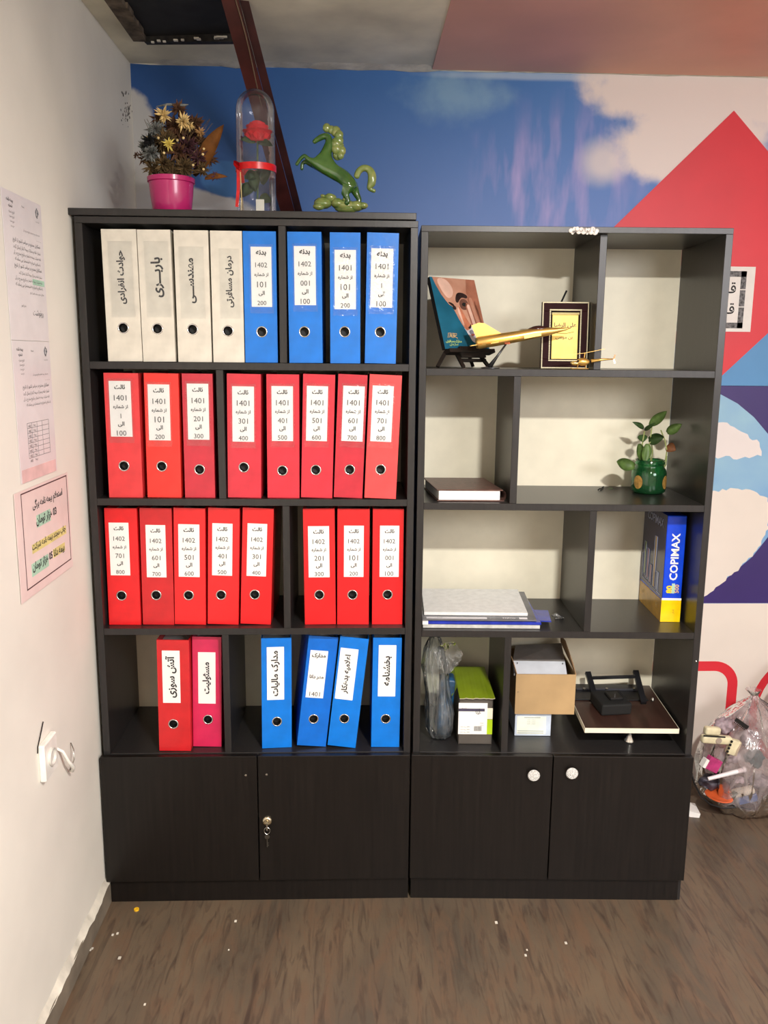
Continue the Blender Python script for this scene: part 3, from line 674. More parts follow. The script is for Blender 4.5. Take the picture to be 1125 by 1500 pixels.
for lab, c, TL, TR_, BL, BRr, lb, rg, a, b in (
 ('bright red binder marked 1402 from 701 to 800, far left of the third shelf', 'red', (152, 743), (200, 743), (160, 914), (206, 914), (159, 765.6, 188, 842.7), (178, 872.4), '701', '800'),
 ('bright red binder marked 601 to 700, second from the left on the third shelf', 'dred', (203.5, 743), (251, 743.5), (209.5, 913), (254.5, 913), (213, 769, 242, 845.6), (228.9, 871.8), '601', '700'),
 ('bright red binder marked 501 to 600, in the middle of five on the third shelf', 'red', (253.5, 743), (300.4, 743.5), (256.3, 914), (301, 914), (261, 768, 292, 845), (276.4, 872), '501', '600'),
 ('bright red binder marked 401 to 500, second left of the third shelf divider', 'red', (304.3, 744), (351, 744), (304.3, 914), (348.7, 914), (311, 766.7, 340.7, 843), (324, 871.5), '401', '500'),
 ('bright red binder marked 301 to 400, just left of the third shelf divider', 'red', (356, 744), (401, 744), (352.3, 913), (397, 913), (362.7, 767, 391.5, 844), (373.3, 871), '301', '400'),
 ('bright red binder marked 201 to 300, just right of the third shelf divider', 'red', (443.3, 744), (490, 744.5), (446.7, 912.5), (491.6, 913), (451, 770.7, 482, 845.6), (467.8, 871.3), '201', '300'),
 ('bright red binder between two others at the right of the third shelf', 'red', (494.4, 745), (541.6, 745.5), (494, 912.5), (540, 913), (504, 770, 533, 845), (516.4, 871.3), '101', '200'),
 ('bright red binder marked 1402 from 001 to 100, rightmost of the third shelf', 'red', (545, 745), (591.8, 745.5), (545, 912.5), (588, 913), (556.7, 770, 585, 845), (567.8, 871), '001', '100')):
    B(lab, c, TL, TR_, BL, BRr, lb, rg, lines=(TH, '1402', a, b), yb=.030, tape_on=False)
B('red binder on the bottom shelf with a dark open gap at its left', 'dred', (229, 933.5), (276.5, 934), (233.4, 1097), (279.7, 1097), (237, 953, 263, 1029.5), (254, 1060.6), vert='آتش سوزی', yb=.012, tape_on=False)
B('magenta binder beside the red one on the bottom shelf', 'magenta', (281.8, 931), (324, 931), (283, 1091), (325, 1091), (290, 955.4, 315.6, 1030.5), (304.7, 1054), vert='مسئولیت', vw=.62, yb=.036, yaw=.0, tape_on=False)
B('blue binder with vertical writing beside the bottom divider, turned slightly', 'blue', (382.6, 931), (426.5, 931), (384, 1093), (427, 1090), (390.7, 947.7, 416, 1025), (405.8, 1057), vert='مدارک مالیات', vw=.86, yb=.022, yaw=.10, tape_on=False)
B('deep blue leaning binder with three lines of writing on its label', 'deepblue', (452.4, 931), (496, 933), (435, 1091), (477, 1089), (455, 953, 481, 1022.5), (459.4, 1053.3), vert=[('مدارک', .11, .78, .035), ('مهر دانا', .56, .80, .035), ('1401', .92, .60, 0)], yb=.024, yaw=.10, tape_on=False)
B('blue leaning binder resting against the deep blue one', 'blue', (498.7, 929), (540.7, 931), (479.8, 1088), (521, 1089), (499, 950, 525.5, 1025.5), (504.4, 1052.8), vert='اعلامیه بدهکار', vw=.76, yb=.024, yaw=-.03, tape_on=False)
B('blue upright binder with torn foot at the right end of the bottom shelf', 'blue', (546.7, 930), (588.8, 930), (543.7, 1090), (584.6, 1090), (555, 945, 580.7, 1020), (565, 1053), vert='بخشنامه', vw=.58, yb=.026, tape_on=False)
# ================================================================== THINGS ON THE DISPLAY BOOKCASE
ZR1, ZR2, ZR3, ZR4 = RZ
e_ = .0006
# ---- small easel and the portrait canvas (yawed to the right, leaning back)
bp = atv(652, 511, .060); base = Vector((bp.x, bp.y, bp.z))
yw, lean = math.radians(36), math.radians(20)
ax = Vector((math.cos(yw), math.sin(yw), 0)); bk = Vector((-math.sin(yw), math.cos(yw), 0))
ay = Vector((0, 0, 1))*math.cos(lean)+bk*math.sin(lean)
cw, ch = .160, .196
po = thing('portrait_canvas', 'tilted portrait print of a bearded man with hand on cheek, on a small easel', 'picture', tuple(base))
F0 = frame((0, 0, 0), ax, ay)
MB().prism([(0, 0), (cw, 0), (cw, ch), (0, ch)], -.012, F0).build('canvas_block', blackm, po)
def chaikin(p, n=2):
    for _ in range(n):
        q = []
        for i in range(len(p)):
            a, b = p[i], p[(i+1) % len(p)]; q += [(a[0]*.75+b[0]*.25, a[1]*.75+b[1]*.25), (a[0]*.25+b[0]*.75, a[1]*.25+b[1]*.75)]
        p = q
    return p
def pf(name, pts, m, lay, lab=None):
    if lay > 3 or name == 'forehead_light': pts = chaikin(pts)
    o = MB().prism([(x*cw, y*ch) for x, y in pts], .0003, F0 @ Matrix.Translation((0, 0, .0003*lay))).build(name, m, po)
    if lab: o['label'] = lab
    return o
skin = mat('print_skin', (206, 158, 134), .3, noise=.1, scale=22, col2=(176, 122, 100))
skin2 = mat('print_skin_shade', (164, 106, 84), .3, noise=.12, scale=30)
skin3 = mat('print_skin_light', (224, 184, 166), .3, noise=.06, scale=30)
dkb = mat('print_brown_dark', (52, 38, 36), .3, noise=.2, scale=40)
wh = mat('print_beard', (206, 204, 210), .3, noise=.14, scale=90)
pf('teal_background', [(.0, .0), (1, 0), (1, 1), (0, 1)], mat('print_teal', (34, 98, 124), .25, noise=.12, scale=12), 1)
sm = lambda ps, k=3: ps
pf('face', [(.05, 1), (.10, .88), (.17, .76), (.24, .68), (.30, .62), (.355, .60), (.40, .52), (.45, .42), (.50, .34), (.56, .27), (.62, .20), (.70, .13), (.80, .09), (1, .09), (1, 1)], skin, 2)
pf('temple_shade', [(.80, 1), (1, 1), (1, .30), (.93, .36), (.86, .62), (.74, .80)], skin2, 3)
pf('forehead_light', [(.12, .99), (.34, .99), (.46, .86), (.42, .74), (.30, .70), (.20, .80)], skin3, 3)
pf('brow', [(.45, .665), (.48, .75), (.54, .80), (.66, .80), (.76, .755), (.72, .715), (.62, .735), (.555, .70), (.50, .645)], dkb, 4)
pf('brow', [(.27, .655), (.34, .655), (.41, .62), (.40, .59), (.34, .61)], dkb, 4)
pf('eye_socket', [(.52, .64), (.58, .71), (.70, .71), (.75, .63), (.66, .55), (.55, .56)], mat('print_eye_shade', (112, 76, 64), .3, noise=.1), 4)
pf('eye', [(.36, .60), (.40, .615), (.435, .59), (.43, .555), (.39, .545), (.36, .57)], dkb, 5)
pf('eye', [(.57, .625), (.62, .665), (.70, .64), (.69, .61), (.62, .60)], blackm, 6)
pf('nose', [(.50, .62), (.55, .56), (.60, .46), (.655, .38), (.68, .33), (.64, .29), (.57, .26), (.53, .30), (.51, .40), (.47, .50)], mat('print_nose', (196, 122, 92), .3, noise=.1, scale=40), 4)
pf('nose_light', [(.475, .60), (.505, .56), (.52, .44), (.54, .33), (.52, .33), (.485, .42), (.45, .54)], skin3, 5)
pf('nostril', [(.60, .30), (.66, .33), (.68, .36), (.69, .32), (.65, .28)], dkb, 6)
pf('beard', [(.51, .31), (.57, .255), (.64, .275), (.70, .33), (.76, .30), (.80, .20), (.90, .13), (.90, .08), (.66, .08), (.60, .18), (.55, .25)], wh, 5)
pf('moustache_shade', [(.60, .25), (.68, .28), (.72, .24), (.68, .20), (.63, .20)], mat('print_grey', (130, 128, 140), .3, noise=.15, scale=90), 6)
pf('mouth', [(.63, .205), (.68, .22), (.73, .215), (.70, .185), (.65, .18)], mat('print_lip', (150, 82, 76), .3), 7)
def finger(n_, pts, w, lay):
    a, b = Vector(pts[0]), Vector(pts[1]); t = (b-a).normalized(); nn = Vector((-t.y, t.x))
    out = [a+nn*w, a-nn*w]+[b+nn*w*math.cos(th)*1.0*1+0*t+t*w*math.sin(th) for th in [math.pi-math.pi*k/6 for k in range(7)]]
    out = [a+nn*w, a-nn*w]+[b+(-nn*math.cos(th)+t*math.sin(th))*w for th in [math.pi*k/6 for k in range(7)]]
    pf('finger', [tuple(p) for p in out], n_, lay)
finger(skin2, [(.955, .2), (.865, .69)], .036, 5); finger(skin2, [(.79, .16), (.70, .61)], .045, 6); finger(skin3, [(.80, .16), (.715, .60)], .034, 8); finger(skin2, [(.885, .2), (.785, .71)], .046, 6); finger(skin, [(.90, .20), (.80, .70)], .036, 7)
finger(skin2, [(.97, .22), (.90, .66)], .030, 5)
gl_ = MB(); FT = lambda x, y: F0 @ Matrix.Translation((x*cw, y*ch, .0028))
gl_.tube([FT(.10, .15) @ Vector((0, 0, 0)), FT(.13, .215) @ Vector((0, 0, 0)), FT(.19, .215) @ Vector((0, 0, 0)), FT(.19, .15) @ Vector((0, 0, 0))], .0008, 5)
gl_.tube([FT(.22, .15) @ Vector(), FT(.22, .215) @ Vector(), FT(.31, .21) @ Vector(), FT(.30, .185) @ Vector(), FT(.22, .18) @ Vector(), FT(.31, .145) @ Vector()], .0008, 5)
gl_.text('A', FT(.165, .18), h=.011); gl_.text('R', FT(.26, .18), h=.011); gl_.build('outlined_initials', mat('print_sand', (214, 182, 130), .4), po)
gl_ = MB(); gl_.text('مدارک مسافرتی', FT(.21, .10), w=.056, bold=.03); gl_.text('سازمان', FT(.20, .06), w=.03); gl_.build('caption', mat('print_lime', (190, 222, 130), .5), po)
es = thing('table_easel', 'small black wooden easel carrying the portrait on the top shelf', 'easel', tuple(Rw(.05, .06, ZR1)), (0, 0, 0))
eo = Vector(es.location); zb = ZR1+.0035
wood = mat('black_wood', (30, 24, 20), .45, noise=.2, scale=20)
def leg(p, foot_px, d, w=.009):
    f = atv(foot_px[0], foot_px[1], d); f.z = zb
    MB().bar(f-eo, p-eo, w, .006, (1, 0, 0)).build('leg', wood, es)
pt = lambda x, y, z=-.016: base+ax*cw*x+ay*ch*y-ax.cross(ay)*0+(ax.cross(ay))*z
leg(pt(.04, -.03, -.008), (641, 537), .03); leg(pt(.32, -.02), (679, 539), .02); leg(pt(.84, -.04), (716, 538), .10)
leg(pt(.55, .3, -.022), (693, 529), .2)
MB().bar(pt(.0, -.045, .004)-eo, pt(1.02, -.045, .004)-eo, .024, .010, ax.cross(ay)).build('ledge', wood, es)
MB().bar(pt(.25, -.06, .010)-eo, pt(.80, -.06, .010)-eo, .006, .030, ax.cross(ay)).build('front_lip', wood, es)
MB().bar(pt(.28, -.15, -.004)-eo, pt(.88, -.15, -.004)-eo, .006, .008, ax.cross(ay)).build('crossbar', wood, es)
# ---- golden jet model on its strut
jd = .035; N_ = atv(836, 480, jd); Tl = atv(697, 503, jd+.01); jet = thing('jet_model', 'polished golden fighter jet model on a thin angled stand', 'model', tuple(Rw(.16, .04, ZR1)))
jo = Vector(jet.location); dx = (N_-Tl).normalized(); up_ = Vector((0, 0, 1)); up_ = (up_-dx*up_.dot(dx)).normalized(); sd = dx.cross(up_)
L_ = (N_-Tl).length
def fus(fr, ry, rz, off=0): return fr, ry, rz, off
secs = [(0, .013, .013, 0), (.03, .015, .0155, 0), (.2, .017, .0155, 0), (.45, .0155, .014, 0), (.62, .013, .013, .001), (.75, .011, .0105, 0), (.88, .006, .006, -.001), (.96, .003, .003, -.001), (1, .0006, .0006, -.001)]
k = MB(); rings = []
for t, ry, rz, of in secs:
    rings.append([k.bm.verts.new(Tl-jo+dx*L_*t+sd*ry*math.cos(a)+up_*(rz*math.sin(a)+of)) for a in [i*2*math.pi/16 for i in range(16)]])
for i in range(len(rings)-1):
    for j in range(16): k.bm.faces.new((rings[i][j], rings[i][(j+1) % 16], rings[i+1][(j+1) % 16], rings[i+1][j]))
k.bm.faces.new(rings[0][::-1]); k.bm.faces.new(rings[-1]); k.build('fuselage', gold, jet, smooth=True)
jp = lambda t, s, u: Tl-jo+dx*L_*t+sd*s+up_*u
def plate(pts, th, name, m):
    k = MB(); n_ = (Vector(pts[1])-Vector(pts[0])).cross(Vector(pts[2])-Vector(pts[0])).normalized()*th/2
    a = [k.bm.verts.new(Vector(p)-n_) for p in pts]; b = [k.bm.verts.new(Vector(p)+n_) for p in pts]
    k.bm.faces.new(a[::-1]); k.bm.faces.new(b)
    for i in range(len(pts)): j = (i+1) % len(pts); k.bm.faces.new((a[i], a[j], b[j], b[i]))
    return k.build(name, m, jet)
plate([jp(.02, 0, .008), jp(-.02, 0, .046), jp(.06, 0, .050), jp(.12, 0, .046), jp(.30, 0, .010)], .002, 'tail_fin', gold)
plate([jp(.0, .0, .034), jp(.0, -.0022, .040), jp(.11, -.0022, .044), jp(.12, -.0022, .037)], .0008, 'fin_band', chrome)
for s in (1, -1):
    plate([jp(.10, s*.010, -.006), jp(.14, s*.050, -.006), jp(.22, s*.050, -.006), jp(.52, s*.010, -.005)], .002, 'wing', gold)
    plate([jp(-.06, s*.008, -.004), jp(-.06, s*.030, -.004), jp(-.0, s*.030, -.004), jp(.09, s*.008, -.004)], .002, 'tailplane', gold)
    k = MB(); k.bar(jp(.50, s*.012, -.004), jp(.68, s*.010, -.003), .007, .009, sd); k.build('air_intake', gold, jet)
k = MB(); rr_ = []
for i in range(9):
    t = i/8; rr_.append(jp(.54+.26*t, 0, .0115-.0045*t))
k.tube(rr_, [.001, .005, .0078, .0092, .0092, .008, .006, .0035, .001], 12); k.build('canopy', mat('smoked_canopy', (58, 32, 28), .12, .0), jet, smooth=True)
S0 = atv(742, 503, jd); S1 = atv(717, 536, jd); S1.z = ZR1+.004
gm = mat('gunmetal', (74, 74, 76), .3, .8)
MB().tube([S0-jo, (S0*.5+S1*.5)-jo, S1-jo], [.0022, .003, .0065], 10).build('strut', gm, jet, smooth=True)
MB().box(Vector((-.006, -.006, -.002))+S0-jo, Vector((.008, .006, .003))+S0-jo).build('strut_clip', mat('copper_clip', (150, 80, 50), .3, .8), jet)
MB().lathe([(0, 0), (.024, 0), (.024, .002), (.012, .004), (.005, .008), (0, .009)], c=(S1.x-jo.x+.004, S1.y-jo.y+.012, .0006), n=28).build('base', gm, jet, smooth='auto')
# ---- framed golden calligraphy
fl, frr = Rl(atv(792, 537, .085)), Rl(atv(870, 539, .085)); ftop = Rl(atv(790, 441, .085)).z
fw = .4425-fl.x; fh = ftop-ZR1-.001
fo = thing('framed_calligraphy', 'dark frame edged with rhinestones around a golden calligraphy plate', 'frame', tuple(Rw(fl.x, .085, ZR1+.001)), (math.radians(-4), 0, -RROT))
bw = fw*.20
k = MB()
for a, b in (((0, 0), (fw, bw)), ((0, fh-bw), (fw, fh)), ((0, bw), (bw, fh-bw)), ((fw-bw, bw), (fw, fh-bw))): k.box((a[0], 0, a[1]), (b[0], .014, b[1]), bev=.001)
k.build('frame_border', mat('frame_maroon', (44, 20, 22), .6, noise=.1, spec=.08), fo)
MB().box((bw*.9, .006, bw*.9), (fw-bw*.9, .012, fh-bw*.9)).build('backing', blackm, fo)
def beads(x0, z0, x1, z1, n, name, r=.0020):
    mb_ = MB()
    for i in range(n):
        t = i/n
        mb_.ball((x0+(x1-x0)*t, -.0008, z0+(z1-z0)*t), r, 1, sc=(1, .7, 1))
    mb_.build(name, mat('rhinestone', (255, 240, 205), .2, .1, noise=.1, scale=500) if 'rhinestone' not in MATS else MATS['rhinestone'], fo, kind='stuff')
for (a0, a1, b0, b1, n) in ((.002, .002, fw-.002, .002, 40), (fw-.002, .002, fw-.002, fh-.002, 48), (fw-.002, fh-.002, .002, fh-.002, 40), (.002, fh-.002, .002, .002, 48)): beads(a0, a1, b0, b1, n, 'outer_rhinestones')
i0 = bw*.86
for (a0, a1, b0, b1, n) in ((i0, i0, fw-i0, i0, 22), (fw-i0, i0, fw-i0, fh-i0, 30), (fw-i0, fh-i0, i0, fh-i0, 22), (i0, fh-i0, i0, i0, 30)): beads(a0, a1, b0, b1, n, 'inner_rhinestones', .0022)
k = MB(); px0, px1, pz0, pz1 = bw+.003, fw-bw-.003, bw+.001, fh-bw-.006
k.box((px0, .001, pz0), (px1, .003, pz1)); pl = k.build('golden_plate', mat('gold_leaf', (240, 206, 110), .5, .2, noise=.08, scale=30), fo)
k = MB(); k.tube([(px0-.002, .0, pz1), (px1+.002, .0, pz1)], .0035, 10); k.build('scroll_top', mat('pale_gold', (255, 240, 180), .25, .6), pl)
k = MB(); k.text('علی الرضا', frame(((px0+px1)/2, .0006, pz1-.030), (1, 0, 0), (0, 0, 1)), w=(px1-px0)*.86, bold=.025); k.text('بن موسی', frame(((px0+px1)/2-.002, .0006, pz1-.062), (1, 0, 0), (0, 0, 1)), w=(px1-px0)*.66, bold=.02)
k.tube([(px0+.006, .0006, pz1-.049), ((px0+px1)/2, .0006, pz1-.051), (px1-.010, .0006, pz1-.046)], .0006, 5)
k.build('calligraphy', mat('etched_brown', (96, 66, 22), .5), pl)
k = MB(); k.bar((fw*.42, .02, fh-.002), (fw*.58, .045, fh+.034), .0045, .003, (1, 0, 0)); k.bar((fw*.42, .02, fh-.002), (fw*.42, .016, fh*.5), .008, .003, (1, 0, 0)); k.bar((fw*.5, .015, fh*.45), (fw*.5, .07, .012), .02, .003, (1, 0, 0)); k.build('rear_strut', blackm, fo)
# ---- golden helicopter model
ho = Vector(Rw(.46, .03, ZR1)); he = thing('helicopter_model', 'tiny golden helicopter model parked before the rhinestone frame', 'model', tuple(ho))
hp = lambda px, py, d=.012: atv(px, py, d)-ho
k = MB(); k.ball(hp(854, 530), .0125, 3, sc=(1.35, .8, .78)); k.build('cabin', gold, he, smooth=True)
k = MB(); k.ball(hp(843, 532), .009, 2, sc=(1.5, .7, .6)); k.build('nose', mat('pale_gold_nose', (255, 226, 150), .2, .9), he, smooth=True)
k = MB(); k.ball(hp(846.5, 529, .003), .003, 1, sc=(1, .6, 1)); k.build('side_window', blackm, he)
k = MB(); k.tube([hp(866, 529), hp(884, 526.5), hp(898, 526)], [.0045, .003, .0014], 8); k.build('tail_boom', gold, he, smooth=True)
for a in range(3):
    th = a*2.09+.5; c = hp(899, 526); k = MB(); k.bar(c, c+Vector((.001, 0, 0))*0+Vector((math.sin(th)*.006, -.001, math.cos(th)*.0125)), .004, .0008, (1, 0, 0)); k.build('tail_rotor_blade', mat('rose_gold', (240, 190, 150), .25, .8) if 'rose_gold' not in MATS else MATS['rose_gold'], he)
k = MB(); k.tube([hp(856, 524), hp(857, 517)], .0012, 6); k.build('rotor_mast', gold, he)
k = MB(); k.bar(hp(822, 521), hp(857, 517), .004, .0008, (0, 1, 0)); k.build('rotor_blade', gold, he)
k = MB(); k.bar(hp(857, 517), hp(886, 511), .004, .0008, (0, 1, 0)); k.build('rotor_blade', gold, he)
for d in (.005, .019):
    a, b = hp(838, 541, d), hp(862, 541, d); a.z = b.z = .0024; k = MB(); k.tube([a+Vector((-.004, 0, .002)), a, b], .0012, 6)
    k.tube([a*.7+b*.3, hp(847, 534)], .001, 5); k.tube([a*.2+b*.8, hp(858, 534)], .001, 5); k.build('skid', gold, he)
# ================================================================== second shelf
# closed leather notebook
c0 = Rl(atz(642, 735, ZR2)); nb_ = thing('leather_notebook', 'brown leather notebook with white page edges on the second shelf', 'notebook', tuple(Rw(c0.x-.002, c0.y+.004, ZR2+e_)), (0, 0, -RROT+.02))
lea = mat('brown_leather', (104, 74, 66), .42, noise=.12, scale=60, bump=.15, bscale=300)
NW, ND, NH = .176, .22, .031
sh_ = -.012
shear = Matrix(((1, -.10, 0, 0), (0, 1, 0, 0), (0, 0, 1, 0), (0, 0, 0, 1)))
k = MB(); k.box((0, 0, 0), (NW, ND, .003), M=shear, bev=.001); k.build('back_cover', lea, nb_)
k = MB(); k.box((-.002, 0, NH-.003), (NW-.004, ND, NH), M=shear, bev=.001); k.build('front_cover', lea, nb_)
k = MB(); k.box((.004, .003, .0035), (NW-.012, ND-.003, NH-.0035), M=shear); k.build('page_block', paper, nb_)
k = MB(); a_ = [(NW-.006+.010*math.sin(t), 0, NH/2+(NH/2-.0015)*math.cos(t)) for t in [i*math.pi/8 for i in range(9)]]
pr = [k.bm.verts.new(shear @ Vector(p)) for p in a_]; pq = [k.bm.verts.new(shear @ (Vector(p)+Vector((0, ND, 0)))) for p in a_]
for i in range(8): k.bm.faces.new((pr[i], pr[i+1], pq[i+1], pq[i]))
k.build('spine', lea, nb_, smooth=True)
k = MB(); k.text('دفتر', shear @ frame((NW*.62, ND*.55, NH+.0003), (1, 0, 0), (0, 1, 0)), w=.035); k.build('embossing', mat('embossed_leather', (74, 50, 46), .5), nb_)
# green jar with plant
jc = Rl(atz(949, 722, ZR2)); JV = jc.y; jo_ = Vector(Rw(jc.x, JV, ZR2+e_))
ja = thing('green_jar', 'green glass jar holding a trailing plant on the second shelf', 'jar', tuple(jo_))
gg = bpy.data.materials.new('green_glass'); gg.use_nodes = True; b_ = gg.node_tree.nodes['Principled BSDF']
b_.inputs['Base Color'].default_value = lin((70, 158, 100)); b_.inputs['Roughness'].default_value = .06; b_.inputs['Transmission Weight'].default_value = .9; b_.inputs['IOR'].default_value = 1.45
JR = .0475
k = MB(); k.lathe([(0, 0), (JR*.82, 0), (JR*.97, .006), (JR, .016), (JR, .058), (JR*.93, .068), (JR*.82, .074), (JR*.80, .080), (JR*.86, .083), (JR*.86, .088), (JR*.80, .090), (JR*.84, .094), (JR*.78, .0945),
 (JR*.74, .090), (JR*.74, .078), (JR*.88, .066), (JR*.95, .056), (JR*.95, .016), (JR*.88, .005), (0, .004)], n=40); k.build('glass', gg, ja, smooth=True)
wt = bpy.data.materials.new('jar_water'); wt.use_nodes = True; b_ = wt.node_tree.nodes['Principled BSDF']; b_.inputs['Base Color'].default_value = lin((120, 160, 110)); b_.inputs['Roughness'].default_value = .02; b_.inputs['Transmission Weight'].default_value = .85; b_.inputs['IOR'].default_value = 1.33
k = MB(); k.lathe([(0, .0046), (JR*.87, .0056), (JR*.94, .0165), (JR*.94, .05), (0, .05)], n=32); k.build('water', wt, ja, smooth=True)
orl = mat('faded_orange_label', (160, 122, 60), .5, noise=.2, scale=120)
for ang in (-2.55, -.75):
    k = MB(); pts = []
    cen = k.bm.verts.new((math.cos(ang)*JR*1.012, math.sin(ang)*JR*1.012, .034)); ring = []
    for i in range(18):
        a = i*2*math.pi/18; an_ = ang+math.cos(a)*.30; ring.append(k.bm.verts.new((math.cos(an_)*JR*1.012, math.sin(an_)*JR*1.012, .034+math.sin(a)*.019)))
    for i in range(18): k.bm.faces.new((cen, ring[i], ring[(i+1) % 18]))
    k.build('oval_label', orl, ja, fix=False)
plant = thing('pothos_cutting', 'pothos cutting with long green leaves growing out of the green jar', 'plant', tuple(jo_+Vector((0, 0, .006))))
lg = mat('leaf_green', (112, 142, 76), .4, noise=.2, scale=40); lg2 = mat('leaf_dark_green', (72, 100, 56), .4, noise=.2, scale=40); lb = mat('leaf_brown', (150, 96, 58), .6, noise=.2, scale=60)
stm = mat('stem_pale_green', (150, 160, 96), .5)
pof = Vector(plant.location)
def leaf(par, a, b, w, m, bend=.25, up=(0, -1, .3), name='leaf', nseg=8):
    a, b = Vector(a), Vector(b); d = b-a; L = d.length; d.normalize(); s_ = d.cross(Vector(up)).normalized(); n_ = s_.cross(d)
    k = MB(); rows = []
    for i in range(nseg+1):
        t = i/nseg; ww = w*(math.sin(math.pi*min(1, t*.93+.07))**.75)*(1-t*.25) if t < 1 else 0.0
        c = a+d*L*t+n_*bend*L*math.sin(math.pi*t)*.5
        rows.append((k.bm.verts.new(c-s_*ww+n_*ww*.35), k.bm.verts.new(c-n_*ww*.1), k.bm.verts.new(c+s_*ww+n_*ww*.35)))
    for i in range(nseg):
        for j in (0, 1): k.bm.faces.new((rows[i][j], rows[i][j+1], rows[i+1][j+1], rows[i+1][j]))
    r_ = bmesh.ops.solidify(k.bm, geom=k.bm.faces[:], thickness=.0006)
    return k.build(name, m, par, smooth=True)
vp = lambda px, py, v: atv(px, py, v)-pof
V0 = JV
for pts, r_ in (([(946, 716), (945, 690), (942, 660), (940, 652)], .0022), ([(943, 716), (940, 680), (941, 650), (944, 632)], .002), ([(950, 712), (956, 660), (953, 640), (955, 625)], .0016), ([(948, 712), (953, 672), (951, 650), (960, 636), (970, 640)], .0016),
                ([(955, 708), (972, 690), (977, 660), (974, 645), (968, 630)], .0018), ([(956, 708), (976, 680), (977, 668)], .0014), ([(940, 712), (930, 690), (925, 685)], .0016), ([(958, 712), (968, 690), (966, 676)], .0014)):
    k = MB(); P_ = [vp(x, y, V0+(.01*math.sin(i*2.1)) if i else V0) for i, (x, y) in enumerate(pts)]; k.tube(P_, r_, 7); k.build('stem', stm, plant, smooth=True)
for (a, b, w, m, v0, v1, bd) in (((952, 623), (977, 602), .011, lg, 0, -.03, -.15), ((943, 628), (926, 618), .006, lg2, 0, -.01, .2), ((944, 630), (960, 619), .005, lg2, 0, -.03, .25), ((977, 634), (999, 621), .011, lg, 0, -.02, .1), ((950, 644), (973, 640), .012, lg2, 0, -.03, -.3),
     ((951, 648), (972, 641), .010, lg2, -.005, -.03, .2), ((939, 637), (942, 648), .011, lg2, 0, -.01, .1), ((936, 650), (939, 676), .010, lg, -.01, 0, .1), ((948, 650), (944, 678), .011, lg, -.015, -.01, .1), ((930, 683), (903, 676), .014, lg, -.01, -.04, -.35), ((976, 655), (990, 660), .012, lb, 0, -.015, .3), ((963, 676), (972, 682), .008, lg2, -.02, -.03, .2)):
    leaf(plant, vp(a[0], a[1], V0+v0), vp(b[0], b[1], V0+v1), w*1.4, m, bd)
sc_ = thing('twig_scraps', 'two dark twig scraps left of the green jar', 'debris', tuple(atz(882, 717, ZR2)))
for i, (a, b) in enumerate((((876, 719), (881, 717)), ((880, 719), (884, 714)))):
    p, q_ = atz(*a, ZR2)-sc_.location, atz(*b, ZR2)-sc_.location; p.z = q_.z = .0024
    MB().tube([p, (p+q_)/2+Vector((0, 0, .002)), q_], .0018, 6).build('twig', blackm, sc_)
sc2 = thing('leaf_scrap', 'flat dry leaf scrap beside the green jar', 'debris', tuple(atz(895, 716, ZR2)))
MB().prism([(-.008, 0), (-.002, .003), (.006, .001), (.003, -.003)], .001).build('dry_leaf', lg2, sc2).location = (0, 0, .0006)
# ================================================================== third shelf: document folders
p0, p1 = atz(617, 915, ZR3), atz(822, 916, ZR3); b0, b1 = atz(613, 880, ZR3), atz(800, 878, ZR3)
dref = Vector(Rw(.02, .03, ZR3))
clearf = film('clear_folder', (232, 234, 236), .45, .12, .9, 45, (1, 1, 1), alpha=.5)
bluef = mat('blue_folder', (34, 52, 160), .2, noise=.12, scale=30, bump=.2, bscale=60)
greyf = mat('grey_folder', (104, 104, 108), .25, noise=.08, scale=30)
def sheet(name, label, x0, x1, y0, y1, z, th, m, rz=0, cat='folder', tilt=0, grp='document folders on the third shelf'):
    r = thing(name, label, cat, tuple(Rw(x0, y0, z)), (tilt, 0, -RROT+rz), grp)
    return r
f1 = sheet('document_folder', 'bottom clear folder of the pile, white edged, on the third shelf', .022, .30, .020, .2, ZR3+e_, 0, paper)
MB().box((0, 0, 0), (.315, .215, .010), bev=.001).build('sleeve', mat('milky_sleeve', (190, 190, 186), .2, noise=.08, scale=60, bump=.3), f1)
f2 = sheet('document_folder', 'shiny blue folder in the middle of the pile of folders', .022, .3, .018, .2, ZR3+.0115, 0, paper)
MB().box((.002, 0, 0), (.318, .225, .008), bev=.0015).build('sleeve', bluef, f2)
MB().box((.30, .06, .001), (.345, .16, .004), M=Matrix.Rotation(-.1, 4, 'Z')).build('flap', bluef, f2)
MB().box((-.001, -.001, -.0005), (.014, .03, .0085)).build('white_corner', paper, f2)
f3 = sheet('document_folder', 'top grey clear folder full of white papers, with a label strip', .020, .3, .022, .2, ZR3+.0205, 0, paper, tilt=math.radians(5))
MB().box((0, 0, 0), (.308, .215, .004), bev=.001).build('sleeve', greyf, f3)
MB().box((.006, .028, .0042), (.288, .21, .013), bev=.001).build('paper_sheets', mat('folder_papers', (228, 228, 226), .22, noise=.04, scale=60, bump=.5, bscale=28), f3)
MB().box((.012, .006, .0042), (.175, .016, .0048)).build('label_strip', mat('strip_white', (222, 220, 224), .4), f3)
MB().box((.262, .006, .0042), (.284, .016, .0048)).build('label_strip', MATS['strip_white'], f3)
k = MB(); k.text('PAPCO', frame((.235, .011, .0046), (1, 0, 0), (0, 1, 0)), w=.034, bold=.03); k.build('lettering', MATS['strip_white'], f3)
k = MB(); k.text('شماره', frame((.045, .011, .0050), (1, 0, 0), (0, 1, 0)), w=.02); k.build('lettering', ink2, f3)
kr = thing('clear_tag', 'crumpled clear plastic tag hanging off the folders', 'tag', tuple(atz(818, 908, ZR3)))
